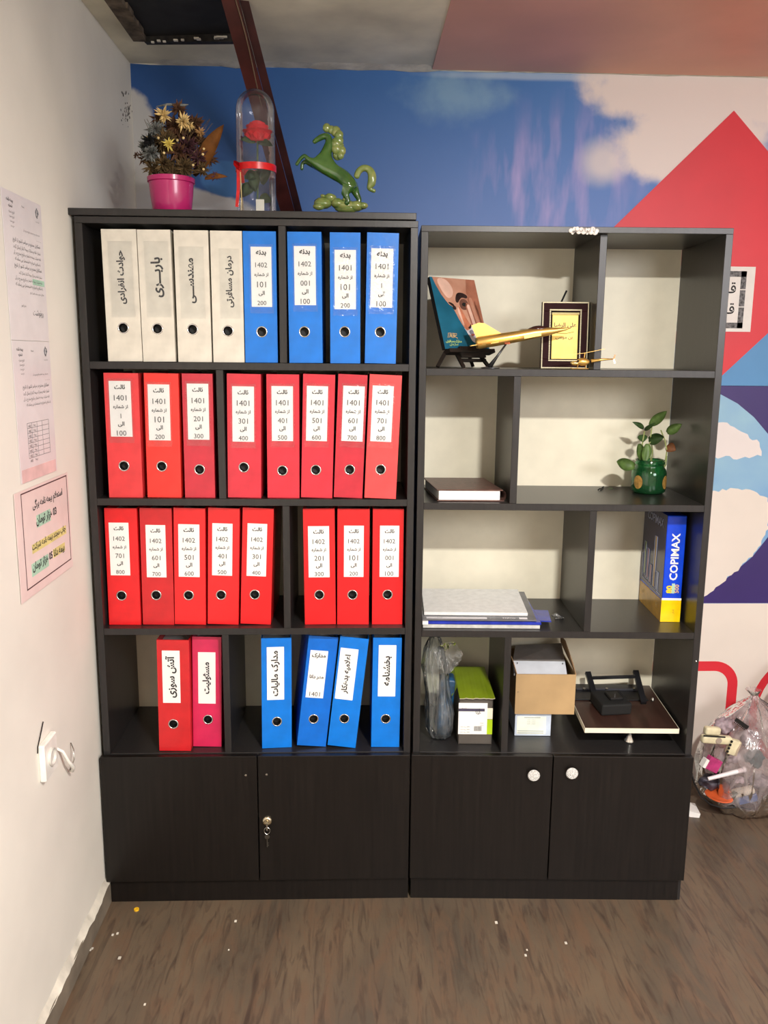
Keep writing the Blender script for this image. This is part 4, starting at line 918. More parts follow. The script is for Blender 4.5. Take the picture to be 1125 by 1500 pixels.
k = MB(); k.tube([(-.02, 0, .012), (-.008, -.004, .016), (.004, -.002, .010), (.012, .004, .004), (.004, .008, .003), (-.008, .004, .004)], [.002, .005, .003, .005, .003, .004], 7); k.build('plastic', film('thin_plastic', (235, 235, 235), .3, .1, .6, 60), kr, smooth=True)
# ---- upright ream of copy paper
q0, q1 = Rl(atz(967, 911, ZR3)), Rl(atz(996, 911, ZR3)); 
rm = thing('copy_paper_ream', 'upright blue and yellow packet of copy paper at the right of the third shelf', 'paper ream', tuple(Rw(q0.x, q0.y, ZR3+e_)), (0, 0, -RROT-.02))
rw_, rd_, rh_ = .0535, .212, .299
rblue = mat('ream_blue', (14, 68, 214), .22, noise=.08, scale=20); rnavy = mat('ream_navy', (38, 42, 92), .22, noise=.15, scale=15); ryel = mat('ream_yellow', (252, 208, 10), .22, noise=.06, scale=30); rgold = mat('ream_gold', (212, 160, 40), .22, noise=.1, scale=25)
MB().box((.0004, .0004, .0), (rw_-.0004, rd_, rh_), bev=.002).build('packet', rblue, rm)
yz = .062
MB().box((0, -.0002, 0), (rw_, .0006, yz)).build('yellow_foot', ryel, rm); MB().box((0, -.0004, yz), (rw_, .0006, yz+.006)).build('white_line', paper, rm)
MB().box((-.0004, 0, yz+.006), (.0006, rd_, rh_)).build('navy_side', rnavy, rm); MB().box((-.0006, 0, 0), (.0006, rd_, yz)).build('gold_side', rgold, rm)
k = MB(); FS = frame((rw_*.50, -.0008, .185), (0, 0, 1), (-1, 0, 0)); k.text('COPIMAX', FS, w=.132, bold=.025); k.build('lettering', paper, rm)
k = MB(); k.text('80', frame((rw_*.34, -.0008, .093), (0, 0, 1), (-1, 0, 0)), w=.022, bold=.04); k.build('lettering', ryel, rm)
k = MB(); k.box((rw_*.46, -.001, .082), (rw_*.62, -.0004, .110)); k.build('small_badge', mat('badge_mint', (170, 205, 190), .4), rm)
k = MB(); k.text('500', frame((rw_*.72, -.0008, .095), (0, 0, 1), (-1, 0, 0)), w=.024, bold=.02); k.build('lettering', mat('pale_orange', (232, 190, 110), .5), rm)
k = MB(); k.text('A4', frame((rw_*.62, -.0008, .030), (0, 0, 1), (-1, 0, 0)), w=.012); k.build('lettering', rgold, rm)
SF = lambda y, z: frame((-.0010, y, z), (0, -1, 0), (0, 0, 1))
for i, (y, z0, z1, c) in enumerate(((.175, .095, .19, (150, 170, 90)), (.145, .09, .175, (170, 90, 120)), (.115, .083, .135, (190, 130, 140)), (.080, .080, .225, (214, 170, 70)), (.050, .078, .130, (150, 160, 190)))):
    k = MB(); k.tube([(-.012, y, z0), (-.012, y, z1)], .0065, 8); o_ = k.build('tube_graphic', mat('tube_print_%d' % i, c, .3), rm); o_.scale = (.12, 1, 1)
    k = MB(); k.tube([(-.0018, y-.009, z0-.004), (-.0018, y-.009, z1), (-.0018, y+.009, z1), (-.0018, y+.009, z0-.004), (-.0018, y-.009, z0-.004)], .0008, 5); k.build('tube_outline', mat('print_silver', (176, 182, 206), .4) if 'print_silver' not in MATS else MATS['print_silver'], rm)
k = MB(); k.tube([(-.0012, .02, .072), (-.0012, .19, .080), (-.0012, .20, .15)], .0012, 5); k.build('curved_line', MATS['print_silver'], rm)
k = MB(); k.text('COPIMAX', SF(.10, .272), w=.15, bold=.02); k.build('lettering', MATS['print_silver'], rm)
k = MB(); k.text('A4', SF(.18, .038), w=.02); k.text('80', SF(.04, .036), w=.02); k.build('lettering', mat('print_lightgold', (232, 196, 110), .4), rm)
# ================================================================== bottom row: boxes, bag, spare door
# green printer-supply box
g0, g1 = Rl(atz(671, 1090, ZR4)), Rl(atz(720, 1090, ZR4)); gw = g1.x-g0.x; 
gb = thing('green_carton', 'narrow carton with torn green lid and white address label', 'box', tuple(Rw(g0.x, g0.y, ZR4+e_)), (0, 0, -RROT))
gh = Rl(atv(698, 1024, g0.y)).z-ZR4; gd = .20
cbw = mat('carton_board', (176, 168, 150), .8, noise=.1); ggr = mat('carton_green', (126, 146, 26), .3, noise=.05); ggl = mat('carton_lime', (176, 206, 30), .35); dkg = mat('carton_grey', (84, 78, 72), .5)
k = MB()
for a, b in (((0, 0, 0), (gw, .002, gh)), ((0, gd-.002, 0), (gw, gd, gh*1.05)), ((0, 0, 0), (.002, gd, gh)), ((gw-.002, 0, 0), (gw, gd, gh)), ((0, 0, 0), (gw, gd, .002))): k.box(a, b)
k.build('carton_walls', dkg, gb)
k = MB(); rr2 = random.Random(4); top = []; nn = 16
fz, bz, off = gh+.006, gh+.018, .0
fr_ = [Vector((.0+(gw+.004)*i/nn, -.010+rr2.uniform(-.0015, .0015), fz+rr2.uniform(-.001, .001))) for i in range(nn+1)]
bk_ = [Vector((.0+(gw-.002)*i/nn, gd, bz)) for i in range(nn+1)]
A_ = [k.bm.verts.new(v) for v in fr_]; B_ = [k.bm.verts.new(v) for v in bk_]; A2_ = [k.bm.verts.new(v-Vector((0, 0, .0015))) for v in fr_]; B2_ = [k.bm.verts.new(v-Vector((0, 0, .0015))) for v in bk_]
for i in range(nn):
    k.bm.faces.new((A_[i], A_[i+1], B_[i+1], B_[i])); k.bm.faces.new((A2_[i+1], A2_[i], B2_[i], B2_[i+1])); k.bm.faces.new((A_[i+1], A_[i], A2_[i], A2_[i+1]))
k.build('green_lid', ggr, gb)
k = MB(); k.tube([v+Vector((0, -.0006, -.001)) for v in fr_], .0011, 5); k.build('torn_edge', cbw, gb)
k = MB(); k.prism([(0, 0), (.0, .085), (.012, .09), (.05, .10), (.10, .11), (.10, .02), (.07, -.004), (.05, .006)], .0015, frame((-.016, .045, gh-.02), (.12, 1, 0), (0, 0, 1))); 
k = MB(); k.quad((-.018, .03, gh-.006), (0, .06, gh+.011), (0, .19, gh+.018), (-.016, .17, gh+.004)); k.quad((-.018, .03, gh-.006), (-.016, .17, gh+.004), (-.014, .16, gh-.022), (-.013, .05, gh-.030)); k.build('torn_side_flap', ggr, gb, fix=False)
k = MB(); k.box((-.001, -.0012, .030), (gw*.84, -.0004, gh-.012)); wl = k.build('address_label', paper, gb)
k = MB(); k.box((-.001, -.002, .030+.068), (gw*.76, -.0011, .030+.076)); k.build('dark_bar', mat('label_navy', (66, 62, 84), .6), wl)
GF = lambda x, z: frame((x, -.0019, z), (1, 0, 0), (0, 0, 1))
k = MB(); k.text('تاریخ', GF(.014, gh-.028), w=.014); k.text('نامه شماره', GF(.016, gh-.034), w=.018)
for i in range(3): k.text('1402 بیمه نامه', GF(.018, .052-.008*i), w=.026)
k.text('تعداد', GF(gw*.68, .064), w=.010); k.text('شماره', GF(gw*.68, .057), w=.010)
k.build('print', ink2, wl)
k = MB()
for i in range(10): k.box((gw*.46+.0021*i, -.0019, .040), (gw*.46+.0021*i+.0006+.0008*(i % 2), -.0012, .054))
k.build('barcode', ink, wl)
k = MB(); c_ = GF(gw*.58, gh-.038)
for j in range(3):
    k.tube([c_ @ Vector((math.cos(a)*(.0075-.002*j)+.003*j, math.sin(a)*(.0065-.0015*j), 0)) for a in [math.pi*.4+i*math.pi/7 for i in range(9)]], .0007, 4)
k.ball(c_ @ Vector((.003, .009, 0)), .0016, 1); k.build('round_emblem', ink, wl)
MB().box((gw*.84, -.0009, .030), (gw, -.0004, gh*.55)).build('lime_panel', ggl, gb); MB().box((gw*.84, -.0009, gh*.56), (gw, -.0004, gh*.80)).build('cream_panel', cream, gb)
# small white and blue box, cardboard box on top of it
s0, s1 = Rl(atz(753.5, 1078, ZR4)), Rl(atz(806, 1078, ZR4)); sw = s1.x-s0.x; shh = Rl(atv(780, 1044, s0.y)).z-ZR4
sb = thing('white_blue_box', 'small white and pale blue printed box under the brown carton', 'box', tuple(Rw(s0.x, s0.y, ZR4+e_)), (0, 0, -RROT))
MB().box((0, 0, 0), (sw, .14, shh), bev=.001).build('box_body', mat('box_pale_blue', (196, 208, 224), .3, noise=.08, scale=20), sb)
MB().box((.006, -.0004, .006), (sw*.86, .0, shh-.012)).build('white_panel', mat('box_ivory', (238, 240, 226), .35), sb)
k = MB()
for i in range(3): k.text('شماره نامه', frame((sw*.45, -.0007, shh-.022-.006*i), (1, 0, 0), (0, 0, 1)), w=.024)
k.box((.008, -.0008, .008), (sw*.8, -.0004, .010)); k.box((.008, -.0008, .014), (sw*.8, -.0004, .016)); k.box((sw*.25, -.0008, shh-.016), (sw*.7, -.0004, shh-.014)); k.build('print', mat('print_pale_grey', (150, 160, 160), .6), sb)
cz = ZR4+shh+.0012; c0_, c1_ = Rl(atv(754, 1044, s0.y-.012)), Rl(atv(841, 1045, s0.y-.012)); cwd = c1_.x-c0_.x; chh = Rl(atv(798, 988, s0.y-.012)).z-cz
cb = thing('brown_carton', 'open brown cardboard box of papers standing on the small white box', 'box', tuple(Rw(c0_.x, s0.y-.012, cz)), (0, 0, -RROT))
crd = mat('cardboard', (176, 146, 104), .7, noise=.05, scale=12); crdi = mat('cardboard_inside', (150, 118, 84), .8, noise=.08)
cdp = .215
for nm, a, b in (('front_wall', (0, 0, 0), (cwd, .003, chh)), ('rear_wall', (0, cdp-.003, 0), (cwd, cdp, chh)), ('side_wall', (0, 0.003, 0), (.003, cdp-.003, chh)), ('side_wall', (cwd-.003, 0.003, 0), (cwd, cdp-.003, chh)), ('carton_floor', (0.003, 0.003, 0), (cwd-.003, cdp-.003, .003))):
    MB().box(a, b).build(nm, crd, cb)
k = MB(); k.prism([(0, 0), (cdp, 0), (cdp*.92, .03), (cdp*.5, .055), (.02, .022)], .002, frame((cwd-.0015, .0, chh), (0, 1, .10), (-.22, 0, 1))); k.build('side_flap', crdi, cb)
k = MB(); k.prism([(0, 0), (cdp, 0), (cdp*.95, .03), (.01, .03)], .002, frame((.001, .0, chh), (0, 1, .05), (-.3, 0, 1))); k.build('side_flap', crdi, cb)
k = MB(); k.box((.3*0, 0, 0), (.02, .0004, .002)); 
MB().box((.004, -.0005, chh*.55), (.010, .0, chh*.56)).build('staple', steel, cb)
pk = thing('paper_stack', 'stack of white cards with a grey envelope standing in the brown carton', 'papers', tuple(Rw(c0_.x+.006, s0.y+.0, cz+.0036)), (0, 0, -RROT))
k = MB(); k.box((-.006, .004, .002), (cwd-.026, .040, chh+.052), M=Matrix.Translation((0, .0, 0)) @ Matrix.Rotation(math.radians(-28), 4, 'X') ) if False else k.box((.001, .0, 0), (cwd-.026, .12, .012))
k.build('white_cards', mat('cards_white', (214, 218, 226), .6, noise=.04), pk)
def slab(name, p, q_, r_, s_, th, m, par):
    k = MB(); P4 = [Vector(v) for v in (p, q_, r_, s_)]; n_ = (P4[1]-P4[0]).cross(P4[3]-P4[0]).normalized()*th
    a = [k.bm.verts.new(v) for v in P4]; b = [k.bm.verts.new(v-n_) for v in P4]
    k.bm.faces.new(a); k.bm.faces.new(b[::-1])
    for i in range(4): j = (i+1) % 4; k.bm.faces.new((a[j], a[i], b[i], b[j]))
    return k.build(name, m, par)
po_ = Vector(pk.location)
c4 = [atv(753, 987, s0.y+.004)-po_, atv(830, 987, s0.y+.004)-po_, atv(826, 968, s0.y+.06)-po_, atv(750, 968, s0.y+.06)-po_]
slab('white_card_top', *c4, .006, MATS['cards_white'], pk)
c4 = [atv(750, 968.5, s0.y+.061)-po_, atv(826, 968.5, s0.y+.061)-po_, atv(819, 941, s0.y+.17)-po_, atv(752, 945, s0.y+.17)-po_]
slab('grey_envelope', *c4, .004, mat('envelope_grey', (134, 128, 124), .7, noise=.06, scale=30), pk)
for x_ in (757, 823):
    p_ = atv(x_, 972, s0.y+.045)-po_; MB().box(p_-Vector((.001, .003, -.0005)), p_+Vector((.001, .002, .0035))).build('staple', ink2, pk)
# ---- spare cabinet door lying on its knob
dbx0, dbx1, dv, dz = .476, .735, .030, .0465
til = math.radians(3.4)
sd_ = thing('spare_door', 'spare dark door panel with white edge propped up on its own knob', 'panel', tuple(Rw(dbx0, dv, ZR4+dz)), (til, 0, -RROT))
dl, dw = .272, dbx1-dbx0
MB().box((0, 0, 0), (dw, dl, .014)).build('board', mat('board_brown', (58, 38, 32), .3, noise=.15, scale=12, stretch=(5, .3, 1)), sd_)
MB().box((-.0006, -.0006, 0), (dw+.0006, 0, .0145)).build('white_edge', cream, sd_)
MB().box((-.001, 0, 0), (0, dl, .0145)).build('side_edge', cream, sd_); MB().box((dw, 0, 0), (dw+.001, dl, .0145)).build('side_edge', cream, sd_)
for kx, ky in ((.614-dbx0, .042), (.12, .25)):
    kl = (dz+ky*math.tan(til))/math.cos(til)-.0008
    MB().lathe([(0, 0), (.008, 0), (.0075, -kl*.45), (.007, -kl*.6), (.0145, -kl*.85), (.0155, -kl*.93), (.013, -kl), (0, -kl)], c=(kx, ky, 0), n=24).build('knob', steel, sd_, smooth='auto')
sd_m = Matrix.Translation(sd_.location) @ Matrix.Rotation(-RROT, 4, 'Z') @ Matrix.Rotation(til, 4, 'X')
# black mounting bracket and box on the board
def on(px, py, h=0.0):    # pixel met with the board's upper face raised by h, in board coordinates
    Mi = sd_m.inverted(); o = Mi @ CAM; d = Mi.to_3x3() @ ray(px, py); t = (.0146+h-o.z)/d.z; return o+d*t
mb_o = on(905, 1033); tvr = thing('mounting_bracket', 'black metal screen bracket with two arms lying on the spare door', 'bracket', tuple(sd_m @ Vector((mb_o.x, mb_o.y, .0148))), (til, 0, -RROT))
bo = Vector((mb_o.x, mb_o.y, .0148)); B_ = lambda px, py, h=0: on(px, py, h)-bo
bkm = mat('bracket_black', (34, 34, 37), .35, .3, noise=.15, scale=30)
a, b, c, d = B_(838, 1026), B_(962, 1041), B_(950, 1002), B_(838, 998)
k = MB(); k.box((min(a.x, d.x), a.y, 0), (b.x-.005, c.y-.01, .003), bev=.0008); k.build('base_plate', bkm, tvr)
k = MB(); k.box((B_(841, 1006).x, B_(841, 1012).y-.004, .003), (B_(935, 1012).x, B_(841, 1012).y+.006, .009), bev=.001); k.build('rail', mat('bracket_grey', (70, 70, 76), .4, .5), tvr)
for px in (855, 888, 928):
    q_ = B_(px, 1013); k = MB(); k.lathe([(0, 0), (.004, 0), (.004, .003), (0, .004)], c=(q_.x, q_.y-.003, .009), n=10); k.build('bolt', steel, tvr)
for (f0, f1) in (((874, 1030), (861, 985)), ((943, 1030), (931, 983))):
    p = B_(*f0, .006); h_ = .075; q_ = None
    # arm rises towards the back
    qq = B_(f1[0], f1[1], .060); k = MB(); k.bar(p, qq, .016, .010, (1, 0, 0)); k.build('arm', bkm, tvr)
qa, qb = B_(868, 993, .055), B_(930, 991, .055); k = MB(); k.bar(qa, qb, .009, .006, (0, 0, 1)); k.build('crossbar', bkm, tvr)
k = MB(); q_ = B_(956, 1028); k.lathe([(0, 0), (.005, 0), (.006, .004), (.003, .010), (0, .011)], c=(q_.x, q_.y, .003), n=12); k.build('thumb_screw', steel, tvr)
bx_ = on(897, 1040); bxr = thing('black_adapter', 'matt black box shaped adapter in front of the bracket on the spare door', 'adapter', tuple(sd_m @ Vector((bx_.x, bx_.y-.012, .0150))), (til, 0, -RROT+.14))
k = MB(); k.box((-.045, -.022, 0), (.045, .070, .034), bev=.005, seg=2); k.build('adapter_body', blackm, bxr)
MB().box((-.012, .0, .034), (.026, .045, .042), bev=.002).build('raised_panel', black, bxr)
k = MB(); k.bar((.002, .004, .0425), (.012, .026, .0425), .0018, .0006); k.build('scratch_line', ink2, bxr)
# ---- crumpled clear bag with a blue thing inside, left
bagf = film('crumpled_clear_film', (242, 244, 242), .17, .12, 1.0, 26, (1.6, 1.6, .35), alpha=.6)
def bag(name, label, cat, origin, prof, seed, amp, m, freq=14, squash=(1, 1), rot=0, stretchz=.4, sub=3, part='film'):
    from mathutils import noise as MN
    r = thing(name, label, cat, tuple(origin), (0, 0, rot))
    k = MB(); n = 72; rows = []
    # resample the profile finely
    P_ = []
    for i in range(len(prof)-1):
        a, b = prof[i], prof[i+1]
        for j in range(7): t = j/7; P_.append([a[q]+(b[q]-a[q])*t for q in range(4)])
    P_.append(list(prof[-1]))
    for (rad, z, cx, cy) in P_:
        row = []
        for q in range(n):
            a = q*2*math.pi/n; d = Vector((math.cos(a), math.sin(a), 0))
            s1 = MN.noise(Vector((d.x*2.2+seed, d.y*2.2, z*freq*stretchz)))
            s2 = abs(MN.noise(Vector((d.x*6+seed*2, d.y*6, z*freq*stretchz*1.6+3))))
            s3 = MN.noise(Vector((d.x*14, d.y*14+seed, z*freq*1.3)))
            rr = rad*(1+amp*(s1*.9-s2*1.0+s3*.25))+0*s3
            row.append(k.bm.verts.new((cx+d.x*rr*squash[0], cy+d.y*rr*squash[1], max(.0008, z+rad*amp*.5*s3*(0 if z < .01 else 1)))))
        rows.append(row)
    for i in range(len(rows)-1):
        for q in range(n): k.bm.faces.new((rows[i][q], rows[i][(q+1) % n], rows[i+1][(q+1) % n], rows[i+1][q]))
    k.bm.faces.new(rows[0][::-1])
    k.build(part, m, r, smooth=True)
    return r
bo_ = Rl(atz(643, 1092, ZR4))
lbg = bag('plastic_bag', 'crumpled clear plastic bag standing at the left of the lowest open shelf', 'bag', Rw(bo_.x+.002, bo_.y+.055, ZR4+e_),
    [(.018, .0008, .004, 0), (.030, .006, .004, 0), (.041, .030, 0, 0), (.043, .07, -.002, 0), (.036, .12, -.006, 0), (.034, .17, -.010, 0), (.034, .22, -.014, 0), (.028, .26, -.016, .0), (.016, .288, -.014, .01), (.008, .303, -.016, .01)], 3.1, .34, bagf, freq=16, squash=(1, 1.15))
k = MB(); wv_ = []
fo_ = [(-.02, -.02, .262), (.012, -.012, .286), (.04, .0, .282), (.066, .012, .240), (.052, .004, .215), (.020, -.014, .190), (-.006, -.026, .215)]
cen = k.bm.verts.new((.02, .012, .25)); rg = [k.bm.verts.new(v) for v in fo_]
for i in range(len(rg)): k.bm.faces.new((cen, rg[i], rg[(i+1) % len(rg)]))
bmesh.ops.subdivide_edges(k.bm, edges=k.bm.edges[:], cuts=3, use_grid_fill=True)
rz_ = random.Random(2)
for v in k.bm.verts: v.co += Vector((rz_.uniform(-.002, .002), rz_.uniform(-.006, .006), rz_.uniform(-.002, .002)))
k.build('bag_mouth', bagf, lbg, smooth=True)
bi = thing('blue_pouch', 'dark blue folded pouch showing through the clear bag', 'pouch', tuple(Rw(bo_.x+.016, bo_.y+.060, ZR4+.004)), (0, math.radians(4), -RROT))
k = MB(); k.box((-.020, -.01, 0), (.018, .045, .17), bev=.008, seg=3)
from mathutils import noise as MN
for v in k.bm.verts: v.co += MN.noise_vector(v.co*40)*.006
k.build('pouch_body', mat('navy_fabric', (22, 64, 96), .45, noise=.3, scale=50), bi, smooth=True)
# ================================================================== ON TOP OF THE BINDER BOOKCASE
ZT = 1.8515
# ---- pink pot of dried flowers
YP = .10; pc = aty(252, 300, YP); pr_ = (aty(286, 268, YP).x-aty(219, 268, YP).x)/2
pot = thing('dried_flower_pot', 'bright pink pot of dried brown and cream flowers on the bookcase top', 'potted flowers', (pc.x, YP, ZT+e_))
pz = aty(252, 262, YP).z-ZT
pinkm = mat('pink_ceramic', (182, 36, 104), .25, noise=.04, coat=.3)
MB().lathe([(0, 0), (pr_*.78, 0), (pr_*.84, .006), (pr_*.93, pz*.55), (pr_*.97, pz*.86), (pr_*1.03, pz*.88), (pr_*1.03, pz*1.0), (pr_*.95, pz*1.0), (pr_*.9, pz*.8), (0, pz*.8)], n=48).build('pot', pinkm, pot, smooth='auto')
O = Vector(pot.location); pp = lambda x, y, dy=0: aty(x, y, YP+dy)-O
moss = mat('dried_moss', (96, 76, 46), .9, noise=.3, scale=120); dbr = mat('dried_brown', (98, 66, 44), .85, noise=.25, scale=80); dcr = mat('dried_cream', (226, 200, 140), .8, noise=.15, scale=80)
dpu = mat('dried_purple', (76, 42, 48), .9, noise=.25, scale=80); dgr = mat('dried_grey', (120, 122, 118), .9, noise=.3, scale=90); dlf = mat('dried_leaf', (150, 96, 44), .7, noise=.2, scale=40)
rd = random.Random(21)
k = MB()
for i in range(90):
    a = rd.uniform(0, 2*math.pi); tip = pp(rd.uniform(205, 312), rd.uniform(172, 250), rd.uniform(-.05, .05)); root = Vector((math.cos(a)*.02, math.sin(a)*.02, pz*.78))
    mid = (root+tip)/2+Vector((0, 0, .01)); k.tube([root, mid, tip], [.0012, .0009, .0005], 4, cap=False)
k.build('dry_stems', moss, pot, kind='stuff')
def tuft(c, r, m, n, name, ln=.8, wdt=.12, kind=None, up=0.0):
    k = MB(); r = r*1.15; n = int(n*1.3)
    for i in range(n):
        d = Vector((rd.gauss(0, 1), rd.gauss(0, 1), rd.gauss(0, 1)+up)).normalized(); s_ = d.orthogonal().normalized(); e2 = r*rd.uniform(ln*.7, 1.1)
        t2 = s_.cross(d)
        a, b, c2, dd = Vector(c), Vector(c)+d*e2*.5+s_*r*wdt, Vector(c)+d*e2, Vector(c)+d*e2*.5-s_*r*wdt
        k.quad(a, b, c2, dd); k.quad(a, Vector(c)+d*e2*.5+t2*r*wdt, c2, Vector(c)+d*e2*.5-t2*r*wdt)
    o = k.build(name, m, pot, fix=False)
    if kind: o['kind'] = kind
    return o
for (x, y, dy, r, m, n, nm) in ((240, 168, -.02, .022, dcr, 30, 'cream_flower'), (268, 178, -.03, .022, dcr, 34, 'cream_flower'), (278, 183, -.02, .015, dcr, 20, 'cream_flower'), (247, 211, -.05, .016, mat('dried_yellow', (226, 208, 110), .8), 30, 'yellow_flower'), (293, 193, -.01, .014, mat('dried_sand', (190, 150, 96), .8), 22, 'cream_flower'),
      (258, 186, .0, .03, dbr, 60, 'brown_flower'), (285, 180, .01, .025, dbr, 50, 'brown_flower'), (275, 215, -.03, .028, dpu, 60, 'purple_flower'), (290, 230, -.02, .028, dpu, 50, 'purple_flower'), (262, 222, -.03, .03, dbr, 60, 'brown_flower'),
      (300, 212, .01, .03, dbr, 50, 'brown_flower'), (228, 190, -.01, .026, dgr, 50, 'grey_flower'), (222, 225, -.03, .026, dgr, 50, 'grey_flower'), (218, 205, -.03, .018, mat('near_black_pod', (16, 14, 14), .9), 60, 'dark_pod'), (210, 232, -.01, .018, dbr, 30, 'brown_flower'),
      (199, 227, -.01, .010, dbr, 20, 'brown_bud'), (240, 240, -.03, .028, moss, 60, 'mossy_tuft'), (270, 245, -.03, .03, moss, 60, 'mossy_tuft'), (222, 245, -.02, .024, moss, 50, 'mossy_tuft'), (296, 248, -.02, .024, moss, 40, 'mossy_tuft'), (252, 258, -.02, .035, moss, 70, 'mossy_tuft'), (262, 160, .0, .022, dbr, 50, 'brown_flower'), (244, 205, -.02, .03, moss, 60, 'mossy_tuft'), (250, 196, .02, .034, dbr, 60, 'brown_flower'), (280, 200, .03, .034, dpu, 60, 'purple_flower'), (305, 232, .01, .026, dbr, 50, 'brown_flower'), (235, 212, .02, .034, moss, 60, 'mossy_tuft'), (232, 175, .0, .022, dbr, 40, 'brown_flower'), (212, 215, .01, .02, dgr, 40, 'grey_flower'), (316, 258, -.02, .014, mat('dusty_violet', (90, 62, 90), .8), 34, 'violet_flower')):
    tuft(pp(x, y, dy), r, m, n, nm)
leaf(pot, pp(292, 252, -.01), pp(328, 182, -.02), .022, dlf, .15, name='large_dry_leaf'); leaf(pot, pp(300, 262, -.01), pp(334, 259, -.03), .009, dlf, .2, name='dry_leaf'); leaf(pot, pp(285, 258, 0), pp(308, 222, .0), .014, dbr, .1, name='dry_leaf')
k = MB(); k.tube([pp(229, 156), pp(245, 153), pp(270, 154), pp(276, 153)], [.001, .003, .003, .001], 6); k.build('pale_sprig', dgr, pot)
for i in range(14):
    k = MB(); c = pp(rd.uniform(206, 300), rd.uniform(200, 248), rd.uniform(-.06, -.02)); k.ball(c, .0035, 1); k.build('dried_bud', dcr if i % 3 else dgr, pot)
# ---- rose under a glass dome
YD = .13; dc_ = aty(376, 302, YD); dr = (aty(404, 220, YD).x-aty(346, 220, YD).x)/2; dh = aty(372, 131, YD).z-ZT
dm = thing('rose_dome', 'artificial red rose under a tall glass dome tied with red ribbon', 'ornament', (dc_.x, YD, ZT+e_))
gd_ = film('dome_glass', (250, 252, 255), .06, .04, .0, 5, alpha=.4)
pf_ = [(dr*1.02, .004), (dr, .02), (dr*.98, dh*.5), (dr*.97, dh-dr*1.0)]+[(dr*.97*math.cos(a), dh-dr*1.0+dr*1.0*math.sin(a)) for a in [i*math.pi/20 for i in range(1, 11)]]
MB().lathe(pf_, n=48).build('glass_dome', gd_, dm, smooth=True)
MB().lathe([(0, 0), (dr*1.05, 0), (dr*1.05, .004), (0, .004)], n=36).build('base', black, dm)
O = Vector(dm.location); pp = lambda x, y, dy=0: aty(x, y, YD+dy)-O
rose = mat('rose_red', (214, 18, 34), .55, noise=.1, scale=50, sss=.05); sgreen = mat('rose_leaf_green', (66, 88, 52), .6, noise=.2, scale=40)
rc = pp(377, 192); rs_ = random.Random(9)
for ring, (n, r0, tilt_, hh) in enumerate(((3, .007, .1, .046), (5, .014, .2, .047), (6, .022, .35, .044), (7, .029, .55, .038), (8, .034, .85, .028))):
    for i in range(n):
        a = i*2*math.pi/n+ring*.7; d = Vector((math.cos(a), math.sin(a), 0)); s_ = Vector((-d.y, d.x, 0)); k = MB(); rows = []
        for u in range(6):
            t = u/5; row = []
            for v in range(7):
                w_2 = (v-3)/3*(.017+.007*ring*.6)*math.sin(math.pi*(.18+.72*t)); curl = tilt_*t
                p = rc+Vector((0, 0, -.024))+d*(r0*.4+r0*.8*math.sin(min(1.5, curl+.3)*1.0)*t**.7)+Vector((0, 0, hh*t*math.cos(curl*.7)))+s_*w_2-d*(w_2*w_2)*16
                row.append(k.bm.verts.new(p))
            rows.append(row)
        for u in range(5):
            for v in range(6): k.bm.faces.new((rows[u][v], rows[u][v+1], rows[u+1][v+1], rows[u+1][v]))
        k.build('petal', rose, dm, smooth=True, fix=False)
MB().tube([(0, 0, .004), (.003, 0, .06), rc+Vector((0, 0, -.014))], .0025, 8).build('stem', sgreen, dm)
for (a, b, w) in (((372, 270), (352, 290), .016), ((378, 262), (396, 250), .016), ((376, 256), (358, 262), .014), ((380, 290), (398, 296), .014), ((374, 208), (352, 204), .010), ((378, 208), (400, 214), .010), ((372, 250), (374, 282), .015), ((384, 270), (398, 240), .012)):
    leaf(dm, pp(*a), pp(*b, -.01), w*1.15, sgreen, .2)
k = MB(); k.box(pp(374, 302, -.02)+Vector((0, 0, -.0)), pp(374, 302, -.02)+Vector((.022, .001, .040))); 
M_ = Matrix.Translation((pp(375, 300, -.018).x, -.020, .005)); MB().box((0, 0, 0), (.021, .0012, .040), M=M_, bev=.0003).build('white_card', mat('card_cream', (226, 222, 206), .6), dm)
rib = mat('red_ribbon', (206, 24, 30), .3, noise=.1, scale=60)
rz1, rz0 = pp(376, 243).z, pp(376, 253).z
MB().lathe([(dr*1.0, rz0), (dr*1.03, rz0), (dr*1.03, rz1), (dr*1.0, rz1)], n=40).build('ribbon_band', rib, dm, smooth='auto')
bc = pp(351, 246, -.035)
for a_s in ((-1, .012), (1, .010)):
    k = MB(); pts = [bc+Vector((a_s[0]*math.sin(t)*.015*(1 if t < 3.2 else 1), -.003*math.sin(t*2), a_s[1]*(math.sin(t)*.8+.9*(1-math.cos(t))*.5-.2))) for t in [i*math.pi/8 for i in range(9)]]
    rows = [(k.bm.verts.new(p+Vector((0, .002, .0045))), k.bm.verts.new(p-Vector((0, .002, .0045)))) for p in pts]
    for i in range(8): k.bm.faces.new((rows[i][0], rows[i+1][0], rows[i+1][1], rows[i][1]))
    bmesh.ops.solidify(k.bm, geom=k.bm.faces[:], thickness=.002); k.build('bow_loop', rib, dm, smooth=True)
for (x0, x1, y1, w) in ((349, 347, 303, .008), (352, 356, 268, .008)):
    a, b = pp(x0, 247, -.036), pp(x1, y1, -.036)
    if b.z < .002: b.z = .002
    k = MB(); k.bar(a, (a+b)/2+Vector((.002, 0, 0)), w, .001); k.bar((a+b)/2+Vector((.002, 0, 0)), b, w, .001); k.build('ribbon_tail', rib, dm)
for dx2 in (0, 4):
    a, b = pp(352, 252, -.037), pp(353+dx2, 303, -.037); b.z = .002
    k = MB(); k.tube([a, (a+b)/2+Vector((.002-.001*dx2, 0, 0)), b], .0011, 5); k.build('raffia_string', mat('raffia', (206, 186, 130), .7) if 'raffia' not in MATS else MATS['raffia'], dm)
